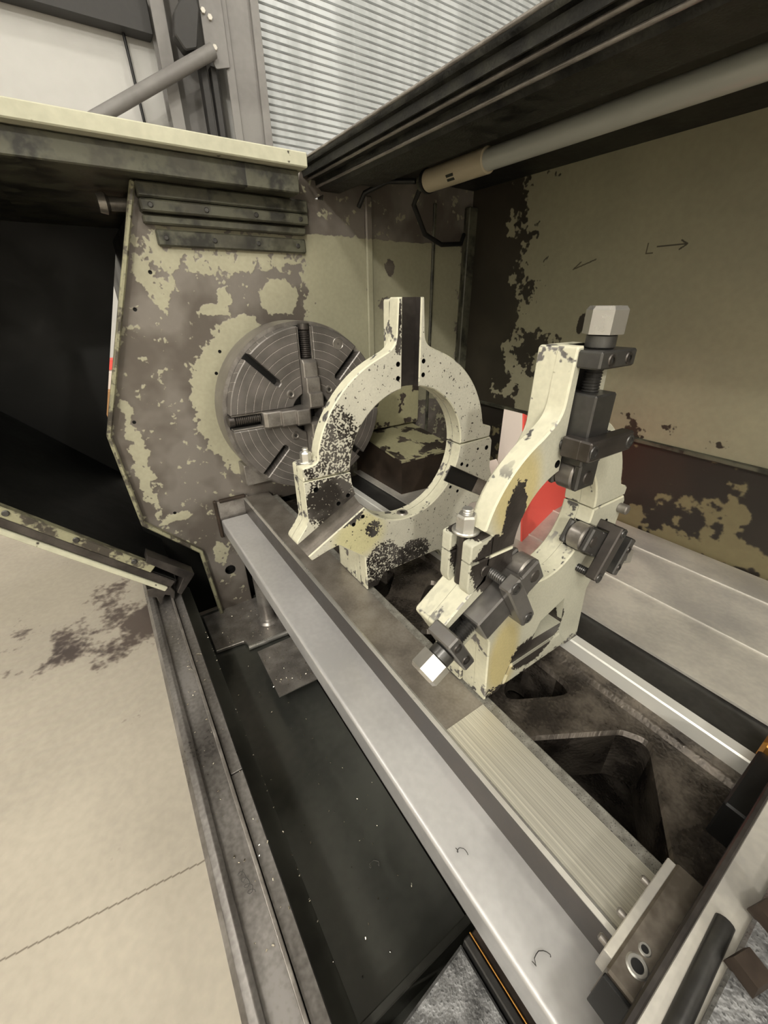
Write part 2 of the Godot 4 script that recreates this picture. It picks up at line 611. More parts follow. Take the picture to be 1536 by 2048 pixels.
func make_materials() -> void:
	mottle("steel", Color(0.50, 0.48, 0.46), Color(0.62, 0.60, 0.575), 0.65, 0.28, 0.42, 2.0, 512, 0.012)
	mottle("steel_dark", Color(0.25, 0.235, 0.225), Color(0.34, 0.32, 0.305), 0.7, 0.3, 0.46, 2.0, 256, 0.01)
	mottle("blackened", Color(0.25, 0.245, 0.24), Color(0.32, 0.315, 0.305), 0.6, 0.28, 0.38, 2.0, 256, 0.01)
	mottle("machined", Color(0.70, 0.69, 0.665), Color(0.76, 0.75, 0.725), 0.75, 0.26, 0.34, 2.0, 256, 0.008)
	mottle("slide", Color(0.74, 0.735, 0.735), Color(0.82, 0.815, 0.81), 0.55, 0.34, 0.42, 0.9, 512, 0.004, 1.0)
	mottle("way", Color(0.50, 0.472, 0.44), Color(0.61, 0.585, 0.55), 0.6, 0.3, 0.46, 2.2, 512, 0.008)
	mottle("jaw_steel", Color(0.40, 0.39, 0.38), Color(0.48, 0.47, 0.46), 0.7, 0.28, 0.36, 2.0, 256, 0.01)
	mottle("dotted_way", Color(0.55, 0.54, 0.51), Color(0.66, 0.65, 0.62), 0.55, 0.34, 0.5, 5.0, 512, 0.02, 1.0, 0.04, 0.5)
	mottle("beam_paint", Color(0.17, 0.165, 0.16), Color(0.21, 0.205, 0.20), 0.1, 0.5, 0.6, 0.5, 256, 0.008)
	plain("strip", Color(0.93, 0.925, 0.90), 0.42, 0.45)
	mottle("rough_cast", Color(0.215, 0.195, 0.178), Color(0.42, 0.39, 0.355), 0.5, 0.2, 0.42, 1.9, 512, 0.010, 1.0, 0.2)
	mottle("rail", Color(0.34, 0.325, 0.31), Color(0.56, 0.545, 0.53), 0.6, 0.26, 0.44, 1.3, 512, 0.008, 0.25)
	mottle("top_rail", Color(0.07, 0.07, 0.064), Color(0.20, 0.20, 0.18), 0.35, 0.36, 0.56, 2.4, 512, 0.012, 1.0, 0.12)
	mottle("oily", Color(0.27, 0.272, 0.255), Color(0.32, 0.323, 0.30), 0.35, 0.16, 0.24, 1.0, 256, 0.008)
	mottle("sheet", Color(0.70, 0.685, 0.655), Color(0.82, 0.80, 0.755), 0.35, 0.3, 0.46, 1.1, 512, 0.007, 1.0, 0.04)
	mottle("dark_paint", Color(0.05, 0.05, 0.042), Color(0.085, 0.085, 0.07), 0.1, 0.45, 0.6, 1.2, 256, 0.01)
	mottle("column_paint", Color(0.46, 0.45, 0.44), Color(0.52, 0.51, 0.50), 0.1, 0.5, 0.6, 0.4, 256, 0.008)
	mottle("brown_way", Color(0.36, 0.33, 0.295), Color(0.50, 0.47, 0.43), 0.5, 0.32, 0.5, 3.0, 256, 0.012)
	mottle("tray_paint", Color(0.19, 0.19, 0.17), Color(0.25, 0.25, 0.225), 0.2, 0.35, 0.5, 1.2, 256, 0.01)
	mottle("white_wall", Color(0.72, 0.715, 0.70), Color(0.755, 0.75, 0.735), 0.0, 0.6, 0.7, 0.2, 256, 0.01)
	mottle("siding", Color(0.70, 0.715, 0.72), Color(0.78, 0.795, 0.80), 0.2, 0.35, 0.5, 0.5, 256, 0.02)
	mottle("bright_cast", Color(0.42, 0.42, 0.42), Color(0.60, 0.60, 0.60), 0.55, 0.26, 0.5, 3.0, 512, 0.02, 1.0, 0.15, 0.4)
	mottle("brown_cast", Color(0.17, 0.14, 0.115), Color(0.25, 0.205, 0.17), 0.3, 0.4, 0.6, 2.0, 256, 0.012)
	plain("rubber", Color(0.035, 0.035, 0.035), 0.55)
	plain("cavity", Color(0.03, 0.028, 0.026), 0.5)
	plain("red", Color(0.93, 0.36, 0.32), 0.55)
	plain("pink_white", Color(0.84, 0.79, 0.755), 0.5)
	plain("cap_cream", Color(0.66, 0.62, 0.53), 0.45)
	plain("label_dark", Color(0.10, 0.11, 0.08), 0.5)
	plain("brass", Color(0.72, 0.52, 0.26), 0.32, 0.85)
	plain("ceiling", Color(0.74, 0.74, 0.73), 0.7)
	plain("bolt_plate", Color(0.80, 0.78, 0.74), 0.35, 0.6)
	plain("timber", Color(0.66, 0.50, 0.33), 0.7)
	plain("swarf", Color(0.85, 0.82, 0.75), 0.2, 1.0)
	plain("fixture", Color(0.6, 0.6, 0.6), 0.5, 0.3)
	var g := plain("tube_glass", Color(0.62, 0.63, 0.60), 0.3)
	g.clearcoat_enabled = true
	g.clearcoat = 0.6
	var lamp := plain("lamp_glow", Color(1, 1, 1), 0.5)
	lamp.emission_enabled = true
	lamp.emission = Color(1.0, 0.95, 0.86)
	lamp.emission_energy_multiplier = 6.0

	var pg := plain("panel_glow", Color(1, 1, 1), 0.5)
	pg.emission_enabled = true
	pg.emission = Color(1.0, 0.985, 0.95)
	pg.emission_energy_multiplier = 1.5

	# the brushed top of the front way: streaks along the bed
	var N := 512
	var st := noise_bytes(N, 41, 0.22, 4, false, true)
	var colb := PackedByteArray()
	colb.resize(N * N * 3)
	for j in N:
		for i in N:
			var s := st[(11 * N) + i] * 0.8 + st[((j >> 5) * N + i)] * 0.2
			var c := 182 + int((s - 128.0) * 0.36)
			colb[(j * N + i) * 3] = mini(c + 30, 255)
			colb[(j * N + i) * 3 + 1] = mini(c + 26, 255)
			colb[(j * N + i) * 3 + 2] = c + 12
	var bm := StandardMaterial3D.new()
	bm.albedo_texture = tex(N, colb)
	bm.metallic = 0.6
	bm.roughness = 0.36
	tri_map(bm, Vector3(5.0, 5.0, 0.7))
	M["brushed"] = bm

	# the chuck's face: turned rings
	var cf := PackedByteArray()
	cf.resize(N * N * 3)
	var cn := noise_bytes(N, 77, 0.01, 4, false, false)
	for j in N:
		for i in N:
			var r := Vector2(i - N * 0.5 + 0.5, j - N * 0.5 + 0.5).length() / N * 0.6   # metres from the axis
			var v := 114.0 + (cn[j * N + i] - 128) * 0.12 + 5.0 * sin(r * 1900.0)
			var ring := fmod(r + 0.004, 0.0262)
			if r > 0.08 and r < 0.262:
				if ring < 0.0016:
					v += 80.0
				elif ring < 0.0030:
					v -= 30.0
			var c := clampi(int(v), 0, 255)
			cf[(j * N + i) * 3] = c
			cf[(j * N + i) * 3 + 1] = int(c * 0.965)
			cf[(j * N + i) * 3 + 2] = int(c * 0.93)
	var cm := StandardMaterial3D.new()
	cm.albedo_texture = tex(N, cf)
	cm.metallic = 0.5
	cm.roughness = 0.38
	tri_map(cm, Vector3.ONE / 0.6, Vector3(0.5, 0.5, 0.5))
	M["chuck_face"] = cm

	var cream := Color(0.79, 0.78, 0.715)
	var olive := Color(0.585, 0.57, 0.475)
	# headstock wall: bare in the middle, flakes of paint round the chuck and along the edges
	chipped("headstock_paint", 1024, -0.1, 0.4, 1.7, func(x: float, y: float) -> float:
		var b := 0.80
		b = minf(b, 0.36 - 0.72 * clampf(blob(x, y, 0.45, 1.80, 0.34, 0.085) * 2.0, 0.0, 0.60))
		b = minf(b, 0.42 - 0.8 * clampf(blob(x, y, 0.215, 1.74, 0.07, 0.13) * 2.0, 0.0, 0.6))
		var r := Vector2(x - 0.583, y - 1.303).length()
		if x < 0.50 and y > 0.99 and y < 1.62:
			b = minf(b, -0.7 + 24.0 * maxf(0.0, r - 0.315) + 9.0 * maxf(0.0, x - 0.45) + 9.0 * maxf(0.0, 1.05 - y))
		b = minf(b, 0.5 - 1.3 * clampf(blob(x, y, 0.365, 1.625, 0.06, 0.022) * 1.5, 0.0, 0.8))
		b = minf(b, 0.5 - 1.3 * clampf(blob(x, y, 0.405, 1.665, 0.03, 0.035) * 1.5, 0.0, 0.8))
		b = minf(b, 0.5 - 1.4 * clampf(blob(x, y, 0.60, 1.665, 0.085, 0.065) * 2.0, 0.0, 0.8))
		b = minf(b, 0.46 - 0.9 * clampf(blob(x, y, 0.035, 1.15, 0.032, 0.30) * 2.0, 0.0, 0.62))
		b = minf(b, 0.5 - 1.2 * clampf(blob(x, y, 0.09, 0.93, 0.08, 0.02) * 1.6, 0.0, 0.7))
		b = minf(b, 0.5 - 1.2 * clampf(blob(x, y, 0.215, 0.72, 0.035, 0.07) * 2.0, 0.0, 0.7))
		if x > 0.64:
			b = minf(b, 0.6 - 10.0 * (x - 0.64) - 2.0 * maxf(0.0, y - 1.70))
		b = maxf(b, 0.9 - 2.2 * Vector2((x - 0.665) / 0.09, (y - 1.755) / 0.035).length() if y < 1.82 else -9.0)
		b = maxf(b, -0.9 if x > 0.75 else -0.62)
		if x > 1.0:
			b = maxf(b, 0.9 - 0.9 * Vector2((x - 1.085) / 0.028, (y - 1.765) / 0.03).length())
			b = maxf(b, 0.9 - 0.9 * Vector2((x - 1.06) / 0.03, (y - 1.63) / 0.03).length())
			b = maxf(b, -0.5 + 14.0 * (x - 1.44))
		if y < 1.22 and x > 0.8:
			b = 0.25
		if y > 1.86:
			b = 0.35
		return b, func(x: float, _y: float) -> float: return clampf((x - 0.62) * 6.0, 0.0, 1.0),
		Color(0.665, 0.65, 0.555), Color(0.60, 0.59, 0.495), Color(0.385, 0.358, 0.33), Color(0.50, 0.475, 0.45), {"freq": 0.024, "fine": 0.08, "wfine": 0.36, "relief": 0.08, "metal": 0.35, "rough_bare": 0.4})
	chipped("steady_large_paint", 1024, 0.22, 0.92, 0.76, func(x: float, y: float) -> float:
		var b := -0.62
		var sp := blob(x, y, 0.37, 1.36, 0.10, 0.13)
		b = maxf(b, -0.55 + 0.62 * clampf(sp * 3.0, 0.0, 1.0))
		sp = blob(x, y, 0.36, 1.245, 0.085, 0.07)
		b = maxf(b, -0.4 + 0.75 * clampf(sp * 3.0, 0.0, 1.0))
		sp = blob(x, y, 0.40, 1.21, 0.055, 0.05)
		b = maxf(b, -0.3 + 0.9 * clampf(sp * 3.0, 0.0, 1.0))
		b = maxf(b, -0.5 + 0.75 * clampf(blob(x, y, 0.60, 1.015, 0.075, 0.05) * 4.0, 0.0, 1.0))
		b = maxf(b, -0.5 + 0.62 * clampf(blob(x, y, 0.50, 1.02, 0.07, 0.08) * 4.0, 0.0, 1.0))
		b = maxf(b, -0.5 + 1.3 * clampf((1.0 - y) * 22.0, 0.0, 1.0))
		b = maxf(b, -0.5 + 0.8 * clampf(blob(x, y, 0.545, 1.60, 0.012, 0.07) * 3.0, 0.0, 1.0))
		b = maxf(b, -0.45 + 0.7 * clampf(blob(x, y, 0.47, 1.135, 0.03, 0.03) * 3.0, 0.0, 1.0))
		return b, func(x: float, y: float) -> float: return clampf(blob(x, y, 0.43, 1.13, 0.09, 0.08) * 2.5, 0.0, 1.0),
		cream, Color(0.80, 0.775, 0.60), Color(0.22, 0.205, 0.195), Color(0.40, 0.385, 0.37), {"freq": 0.035, "fine": 0.10, "wfine": 0.6, "relief": 0.08, "metal": 0.5, "rough_bare": 0.36})
	chipped("steady_small_paint", 1024, 0.28, 0.92, 0.72, func(x: float, y: float) -> float:
		var b := -0.52
		b = maxf(b, -0.5 + 1.25 * clampf(blob(x, y, 0.435, 1.29, 0.07, 0.06) * 3.0, 0.0, 1.0))
		b = maxf(b, -0.5 + 1.1 * clampf(blob(x, y, 0.46, 1.345, 0.03, 0.09) * 3.0, 0.0, 1.0))
		b = maxf(b, -0.5 + 1.1 * clampf(blob(x, y, 0.58, 1.02, 0.075, 0.045) * 3.0, 0.0, 1.0))
		b = maxf(b, -0.5 + 1.2 * clampf((0.985 - y) * 25.0, 0.0, 1.0))
		b = maxf(b, -0.5 + 1.0 * clampf(blob(x, y, 0.65, 1.05, 0.03, 0.05) * 3.0, 0.0, 1.0))
		b = maxf(b, -0.5 + 0.9 * clampf(blob(x, y, 0.56, 1.22, 0.07, 0.03) * 3.0, 0.0, 1.0))
		return b, func(x: float, y: float) -> float: return clampf(maxf(blob(x, y, 0.455, 1.40, 0.06, 0.09), blob(x, y, 0.49, 1.05, 0.05, 0.12)) * 2.5, 0.0, 1.0),
		Color(0.74, 0.73, 0.66), Color(0.75, 0.695, 0.51), Color(0.19, 0.172, 0.16), Color(0.28, 0.26, 0.245), {"freq": 0.022, "fine": 0.10, "wfine": 0.5, "relief": 0.08, "metal": 0.45, "rough_bare": 0.36})
	chipped("rim_paint", 512, 0.0, 0.0, 0.5, func(_x: float, _y: float) -> float: return -0.2, none,
		Color(0.82, 0.81, 0.72), cream, Color(0.36, 0.35, 0.35), Color(0.48, 0.47, 0.46), {"freq": 0.014, "fine": 0.07, "wfine": 0.25, "metal": 0.5})
	chipped("back_wall_paint", 1024, -0.2, 0.85, 1.8, func(mz: float, y: float) -> float:
		var z := -mz
		var edge := -1.24 + 0.04 * sin(y * 9.0) + 0.35 * maxf(0.0, 1.42 - y)
		var b := clampf((edge - z) * 3.2, -0.66, 0.9)
		b = maxf(b, -0.72 + 1.1 * clampf(blob(z, y, -1.12, 1.47, 0.14, 0.2) * 1.6, 0.0, 0.66))
		b = maxf(b, -0.75 + 1.2 * clampf(blob(z, y, -0.70, 1.25, 0.35, 0.05) * 3.0, 0.0, 0.55))
		b = maxf(b, 0.9 - 1.2 * Vector2((z + 0.96) / 0.02, (y - 1.56) / 0.045).length())
		return b, none, olive, olive, Color(0.17, 0.155, 0.125), Color(0.205, 0.185, 0.15), {"freq": 0.014, "fine": 0.06, "wfine": 0.3, "metal": 0.1, "rough_paint": 0.5, "rough_bare": 0.5, "relief": 0.05,
		"lines": [[0.755, 1.79, 0.672, 1.79, 0.7, Color(0.22, 0.20, 0.15)], [0.672, 1.79, 0.69, 1.8, 0.8, Color(0.22, 0.20, 0.15)], [0.672, 1.79, 0.69, 1.778, 0.8, Color(0.22, 0.20, 0.15)],
			[0.785, 1.8, 0.785, 1.775, 0.6, Color(0.28, 0.26, 0.19)], [0.785, 1.775, 0.765, 1.775, 0.6, Color(0.28, 0.26, 0.19)],
			[1.03, 1.745, 0.95, 1.77, 0.7, Color(0.26, 0.24, 0.18)], [1.03, 1.745, 1.005, 1.765, 0.7, Color(0.26, 0.24, 0.18)]]})
	chipped("lower_wall_paint", 512, -0.2, 0.85, 1.8, func(_z: float, y: float) -> float: return 0.34 - 0.5 * clampf((1.13 - y) * 4.0, 0.0, 0.75), none,
		Color(0.46, 0.43, 0.31), olive, Color(0.135, 0.12, 0.10), Color(0.17, 0.15, 0.125), {"freq": 0.02, "fine": 0.08, "metal": 0.1, "rough_bare": 0.5})
	chipped("door_paint", 512, 0.0, 0.0, 0.8, func(_x: float, _y: float) -> float: return -0.42, none,
		Color(0.76, 0.75, 0.66), cream, Color(0.17, 0.155, 0.135), Color(0.24, 0.22, 0.19), {"freq": 0.012, "fine": 0.05, "metal": 0.3})
	chipped("edge_paint", 512, 0.0, 0.0, 0.5, func(_x: float, _y: float) -> float: return 0.06, none,
		Color(0.58, 0.565, 0.455), cream, Color(0.27, 0.25, 0.22), Color(0.36, 0.34, 0.30), {"freq": 0.012, "sharp": 8.0, "fine": 0.06, "metal": 0.35})
	chipped("dirty_paint", 512, 0.0, 0.0, 0.6, func(_x: float, _y: float) -> float: return 0.16, none,
		Color(0.34, 0.335, 0.275), cream, Color(0.15, 0.147, 0.125), Color(0.27, 0.26, 0.22), {"freq": 0.010, "fine": 0.05, "metal": 0.2, "sharp": 4.0})
	chipped("block_paint", 512, 0.0, 0.0, 0.6, func(_x: float, _y: float) -> float: return -0.16, none,
		Color(0.60, 0.585, 0.46), cream, Color(0.20, 0.175, 0.155), Color(0.30, 0.27, 0.245), {"freq": 0.009, "fine": 0.06, "wfine": 0.15, "metal": 0.3})
	# concrete floor with a dark oily stain beside the machine
	chipped("concrete", 1024, -3.4, -4.0, 4.0, func(x: float, z: float) -> float:
		z = -4.0 - z      # the picture's rows run against z
		var b := -0.58 + 0.12 * clampf(-1.2 - z, 0.0, 1.0)
		b = maxf(b, -0.5 + 1.1 * clampf(blob(x, z, -0.10, -2.30, 0.30, 0.19) * 2.0, 0.0, 1.0))
		b = maxf(b, -0.5 + 0.62 * clampf(blob(x, z, -0.38, -2.40, 0.55, 0.55) * 1.6, 0.0, 1.0))
		return b, func(x: float, z: float) -> float: return clampf(0.25 + 0.9 * blob(x, -4.0 - z, -0.6, -2.9, 1.1, 1.2), 0.0, 0.9),
		Color(0.74, 0.705, 0.64), Color(0.66, 0.63, 0.57), Color(0.24, 0.20, 0.185), Color(0.31, 0.27, 0.24), {"freq": 0.012, "fine": 0.09, "wfine": 0.3, "metal": 0.0, "rough_paint": 0.62, "rough_bare": 0.5, "sharp": 5.0, "relief": 0.12,
		"lines": [[-2.0, -2.83, -0.10, -3.125, 0.35, Color(0.40, 0.37, 0.32)]]})

# ------------------------------------------------------------------ scene
func _ready() -> void:
	var cam := Camera3D.new()
	cam.name = "camera"
	cam.transform = Transform3D(Basis(Vector3(0.8300, -0.0090, 0.5577), Vector3(0.2653, 0.8859, -0.3806), Vector3(-0.4907, 0.4638, 0.7377)).orthonormalized(), Vector3(0, 1.65, 0))
	cam.fov = rad_to_deg(2.0 * atan(1024.0 / 806.0))
	cam.near = 0.03
	cam.far = 60.0
	add_child(cam)
	cam.current = true

	var we := WorldEnvironment.new()
	we.name = "environment"
	var env := Environment.new()
	env.background_mode = Environment.BG_COLOR
	env.background_color = Color(0.6, 0.6, 0.58)
	env.background_energy_multiplier = 0.3
	env.tonemap_mode = Environment.TONE_MAPPER_LINEAR
	env.tonemap_exposure = 0.85
	env.sdfgi_enabled = true
	env.ssao_enabled = true
	env.ssil_enabled = true
	we.environment = env
	add_child(we)

	make_materials()
	build_lamps()
	build_hall()
	build_bed()
	build_headstock_wall()
	build_enclosure()
	build_door()
	build_tray()
	build_chuck()
	build_large_steady()
	build_small_steady()
	build_carriage()
	build_small_things()

func build_lamps() -> void:
	var k := 0
	for q in [[-6.2, 10.0, 80.0], [-3.0, 3.0, 14.0], [-3.5, -3.2, 6.0], [4.2, -3.0, 8.0], [3.5, 9.5, 20.0], [-7.5, 2.0, 12.0]]:
		var at := Vector3(q[0], 7.6, q[1])
		var where: String = ["far behind the operator, left", "above the operator", "left of the door, over the floor", "over the back of the headstock", "far behind the operator, right", "over the left side of the floor"][k]
		var t := thing("high_bay_lamp", "round high bay ceiling lamp " + where, "lamp", at)
		var b := MB.new()
		b.lathe(at, Vector3.UP, [Vector2(0.0, 0.30), Vector2(0.25, 0.14), Vector2(0.45, 0.10), Vector2(0.45, 0.0)], 24)
		b.lathe(at, Vector3.UP, [Vector2(0.22, 0.0), Vector2(0.22, 0.13), Vector2(0.0, 0.29), Vector2(0.0, 0.30)], 24)
		part(t, "shade", b, M["fixture"])
		b = MB.new()
		b.cyl(at + Vector3(0, 0.02, 0), at + Vector3(0, 0.05, 0), 0.24, 24)
		part(t, "lens", b, M["lamp_glow"])
		b = MB.new()
		b.cyl(at + Vector3(0, 0.45, 0), at + Vector3(0, 0.9, 0), 0.02, 8)
		part(t, "hanger", b, M["fixture"])
		var l := OmniLight3D.new()
		l.name = "bulb_light"
		l.position = Vector3(0, -0.26, 0)
		l.light_color = Color(1.0, 0.98, 0.94)
		l.light_energy = q[2]
		l.light_size = 0.24
		l.omni_range = 40.0
		l.omni_attenuation = 2.0
		l.shadow_enabled = true
		t.add_child(l)
		k += 1

	var n := 0
	for q in [[-3.2, 3.5, 26.0], [2.6, 4.0, 16.0], [-5.5, -2.5, 9.0]]:
		var at := Vector3(q[0], 8.5, q[1])
		var t := thing("rooflight", ["long white rooflight panel over the operator's side of the lathe", "long white rooflight panel over the back of the lathe", "long white rooflight panel over the floor left of the headstock"][n], "rooflight", at)
		var b := MB.new()
		b.span(at + Vector3(-0.65, 0.0, -3.0), at + Vector3(0.65, 0.04, 3.0), 0.005)
		part(t, "light_panel", b, M["panel_glow"])
		b = MB.new()
		b.span(at + Vector3(-0.72, 0.0, -3.07), at + Vector3(-0.65, 0.09, 3.07), 0.004)
		b.span(at + Vector3(0.65, 0.0, -3.07), at + Vector3(0.72, 0.09, 3.07), 0.004)
		part(t, "frame", b, M["fixture"])
		var l := AreaLight3D.new()
		l.name = "panel_light"
		l.position = Vector3(0, -0.02, 0)
		l.rotation = Vector3(-PI / 2, 0, 0)
		l.area_size = Vector2(1.3, 6.0)
		l.area_normalize_energy = true
		l.light_color = Color(1.0, 0.985, 0.95)
		l.light_energy = q[2]
		l.area_range = 40.0
		l.shadow_enabled = true
		t.add_child(l)
		n += 1

func wall(called: String, lo: Vector3, hi: Vector3, m: Material) -> MeshInstance3D:
	var b := MB.new()
	b.span(lo, hi, 0.0)
	return lone(called, b, m, Vector3.ZERO, "", "", "", "structure")

func build_hall() -> void:
	place_tex(M["concrete"], Vector3.ZERO, -3.4, 0.0, 4.0)
	M["concrete"].uv1_offset = Vector3(3.4 / 4.0, 0, 0)
	tag(wall("floor", Vector3(-10, -0.2, -6.6), Vector3(9, 0, 14), M["concrete"]), "worn beige concrete floor with a dark oil stain beside the lathe", "floor")
	tag(wall("ceiling", Vector3(-10, 8.6, -6.6), Vector3(9, 8.8, 14), M["ceiling"]), "plain light hall ceiling", "ceiling")
	tag(wall("wall_left", Vector3(-10.2, 0, -6.6), Vector3(-10, 8.6, 14), M["white_wall"]), "white hall wall far left of the lathe", "wall")
	tag(wall("wall_right", Vector3(9, 0, -6.6), Vector3(9.2, 8.6, 14), M["white_wall"]), "white hall wall behind the lathe", "wall")
	tag(wall("wall_front", Vector3(-10, 0, 14), Vector3(9, 8.6, 14.2), M["white_wall"]), "white hall wall behind the camera", "wall")
	var w := wall("wall_back", Vector3(-10, 0, -6.6), Vector3(9, 8.6, -6.4), M["white_wall"])
	tag(w, "hall end wall, smooth white panels left and ribbed pale metal siding right", "wall")
	# horizontal ribs of the siding, each a board of its own
	var rb := MB.new()
	var prof := P([[-6.40, 0.0], [-6.375, 0.012], [-6.375, 0.058], [-6.394, 0.0665], [-6.40, 0.0665]])
	rb.ext(prof, 2.35, 8.9, 0.0, Transform3D(Basis(Vector3(0, 0, 1), Vector3(0, 1, 0), Vector3(1, 0, 0)), Vector3.ZERO))
	var rm := rb.mesh(Vector3.ZERO)
	var sb := MB.new()
	sb.span(Vector3(2.36, 0, -6.41), Vector3(8.9, 8.6, -6.395), 0.0)
	part(w, "siding_sheet", sb, M["column_paint"])
	for i in 68:
		var o := MeshInstance3D.new()
		o.name = "siding_rib"
		o.mesh = rm
		o.material_override = M["siding"]
		o.position = Vector3(0, 2.6 + 0.0715 * i, 0)
		w.add_child(o, true)
	for x in [-2.3, -0.2]:
		var b := MB.new()
		b.span(Vector3(x - 0.012, 0, -6.40), Vector3(x + 0.012, 8.6, -6.385), 0.002)
		part(w, "panel_joint", b, M["white_wall"])
	# steel columns, brace and cable
	var c1 := thing("steel_column", "grey steel column against the white wall, left of the bolted one", "column", Vector3(1.43, 0, -6.2))
	var b := MB.new()
	b.span(Vector3(1.36, 0, -6.30), Vector3(1.49, 8.6, -6.285), 0.003)
	b.span(Vector3(1.36, 0, -6.115), Vector3(1.49, 8.6, -6.10), 0.003)
	part(c1, "flange", b, M["column_paint"])
	b = MB.new()
	b.span(Vector3(1.42, 0, -6.285), Vector3(1.432, 8.6, -6.115), 0.0)
	part(c1, "web", b, M["column_paint"])
	b = MB.new()
	b.span(Vector3(1.50, 0, -6.39), Vector3(2.02, 8.6, -6.35), 0.004)
	part(c1, "cover_panel", b, M["column_paint"])
	var c2 := thing("steel_column", "grey steel column carrying a bolted gusset plate and tube brace", "column", Vector3(2.2, 0, -6.0))
	b = MB.new()
	b.span(Vector3(2.0, 0, -6.02), Vector3(2.09, 8.6, -6.00), 0.004)
	b.span(Vector3(2.35, 0, -6.26), Vector3(2.44, 8.6, -5.99), 0.004)
	part(c2, "flange", b, M["column_paint"])
	b = MB.new()
	b.span(Vector3(2.09, 0, -6.05), Vector3(2.36, 8.6, -6.03), 0.0)
	part(c2, "web", b, M["column_paint"])
	b = MB.new()
	b.ext(rounded([[1.80, 5.2], [1.80, 4.02, 0.02], [1.88, 3.86, 0.02], [2.03, 3.90, 0.0], [2.03, 5.2, 0.0]]), -5.99, -5.97, 0.002)
	var gp := part(c2, "gusset_plate", b, M["column_paint"])
	for q in [[1.825, 4.27], [1.886, 4.236], [1.893, 4.02], [1.838, 3.98], [1.85, 4.5], [1.91, 4.46]]:
		b = MB.new()
		b.hexhead(Vector3(q[0], q[1], -5.97), Vector3(q[0], q[1], -5.945), 0.026)
		part(gp, "bolt", b, M["bolt_plate"])
	b = MB.new()
	b.span(Vector3(1.73, 0, -6.16), Vector3(1.80, 3.9, -6.04), 0.004)
	b.span(Vector3(1.84, 0, -6.14), Vector3(1.90, 3.9, -6.04), 0.004)
	part(c2, "dark_stub", b, M["beam_paint"], "dark steel stub below the gusset plate")
	b = MB.new()
	b.tube([Vector3(1.86, 3.98, -5.93), Vector3(-0.6, 2.55, -5.93)], 0.062, 20)
	lone("brace_tube", b, M["column_paint"], Vector3(1.86, 3.98, -5.93), "grey round brace tube slanting down left from the gusset plate", "brace")
	b = MB.new()
	b.ext(rounded([[1.50, 4.02, 0.03], [1.58, 3.92, 0.03], [1.70, 3.96, 0.03], [1.78, 4.25, 0.02], [1.76, 4.62, 0.02], [1.60, 4.60, 0.02], [1.62, 4.3, 0.02], [1.54, 4.2, 0.02]]), -6.06, -5.92, 0.012)
	lone("beam_clamp", b, M["beam_paint"], Vector3(1.6, 4.0, -6.0), "dark steel clamp hanging left of the gusset plate", "clamp")
	b = MB.new()
	b.tube([Vector3(1.06, 5.4, -6.33), Vector3(1.09, 4.4, -6.34), Vector3(1.12, 3.4, -6.34), Vector3(1.13, 0.2, -6.34)], 0.015, 8)
	lone("wall_cable", b, M["rubber"], Vector3(1.1, 0.2, -6.34), "black cable running down the white wall", "cable")
	b = MB.new()
	b.ext(P([[-6.38, 4.08], [-6.20, 4.08], [-6.20, 4.34], [-6.38, 4.34]]), -4.0, 1.36, 0.01, Transform3D(Basis(Vector3(0, 0, 1), Vector3(0, 1, 0), Vector3(1, 0, 0)), Vector3.ZERO))
	lone("wall_beam", b, M["beam_paint"], Vector3(0, 4.2, -6.3), "dark steel beam along the top of the white wall", "beam")
	# what shows through the gap beside the headstock wall
	b = MB.new()
	b.span(Vector3(-0.30, 0.0, -5.6), Vector3(0.45, 0.86, -5.1), 0.01)
	lone("wooden_crate", b, M["timber"], Vector3(0.07, 0, -5.35), "pale wooden crate seen in the gap left of the headstock wall", "crate")
	b = MB.new()
	b.lathe(Vector3(0.10, 0.86, -5.3), Vector3.UP, [Vector2(0, 0), Vector2(0, 0.13), Vector2(0.16, 0.13), Vector2(0.2, 0.11), Vector2(0.2, 0.0)], 20)
	var can := thing("paint_can", "red and white can standing on the wooden crate", "can", Vector3(0.10, 0.86, -5.3))
	part(can, "body", b, M["pink_white"])
	b = MB.new()
	b.lathe(Vector3(0.10, 1.05, -5.3), Vector3.UP, [Vector2(0, 0), Vector2(0, 0.135), Vector2(0.09, 0.135), Vector2(0.09, 0.0)], 20)
	part(can, "lid", b, M["red"], "red lid")

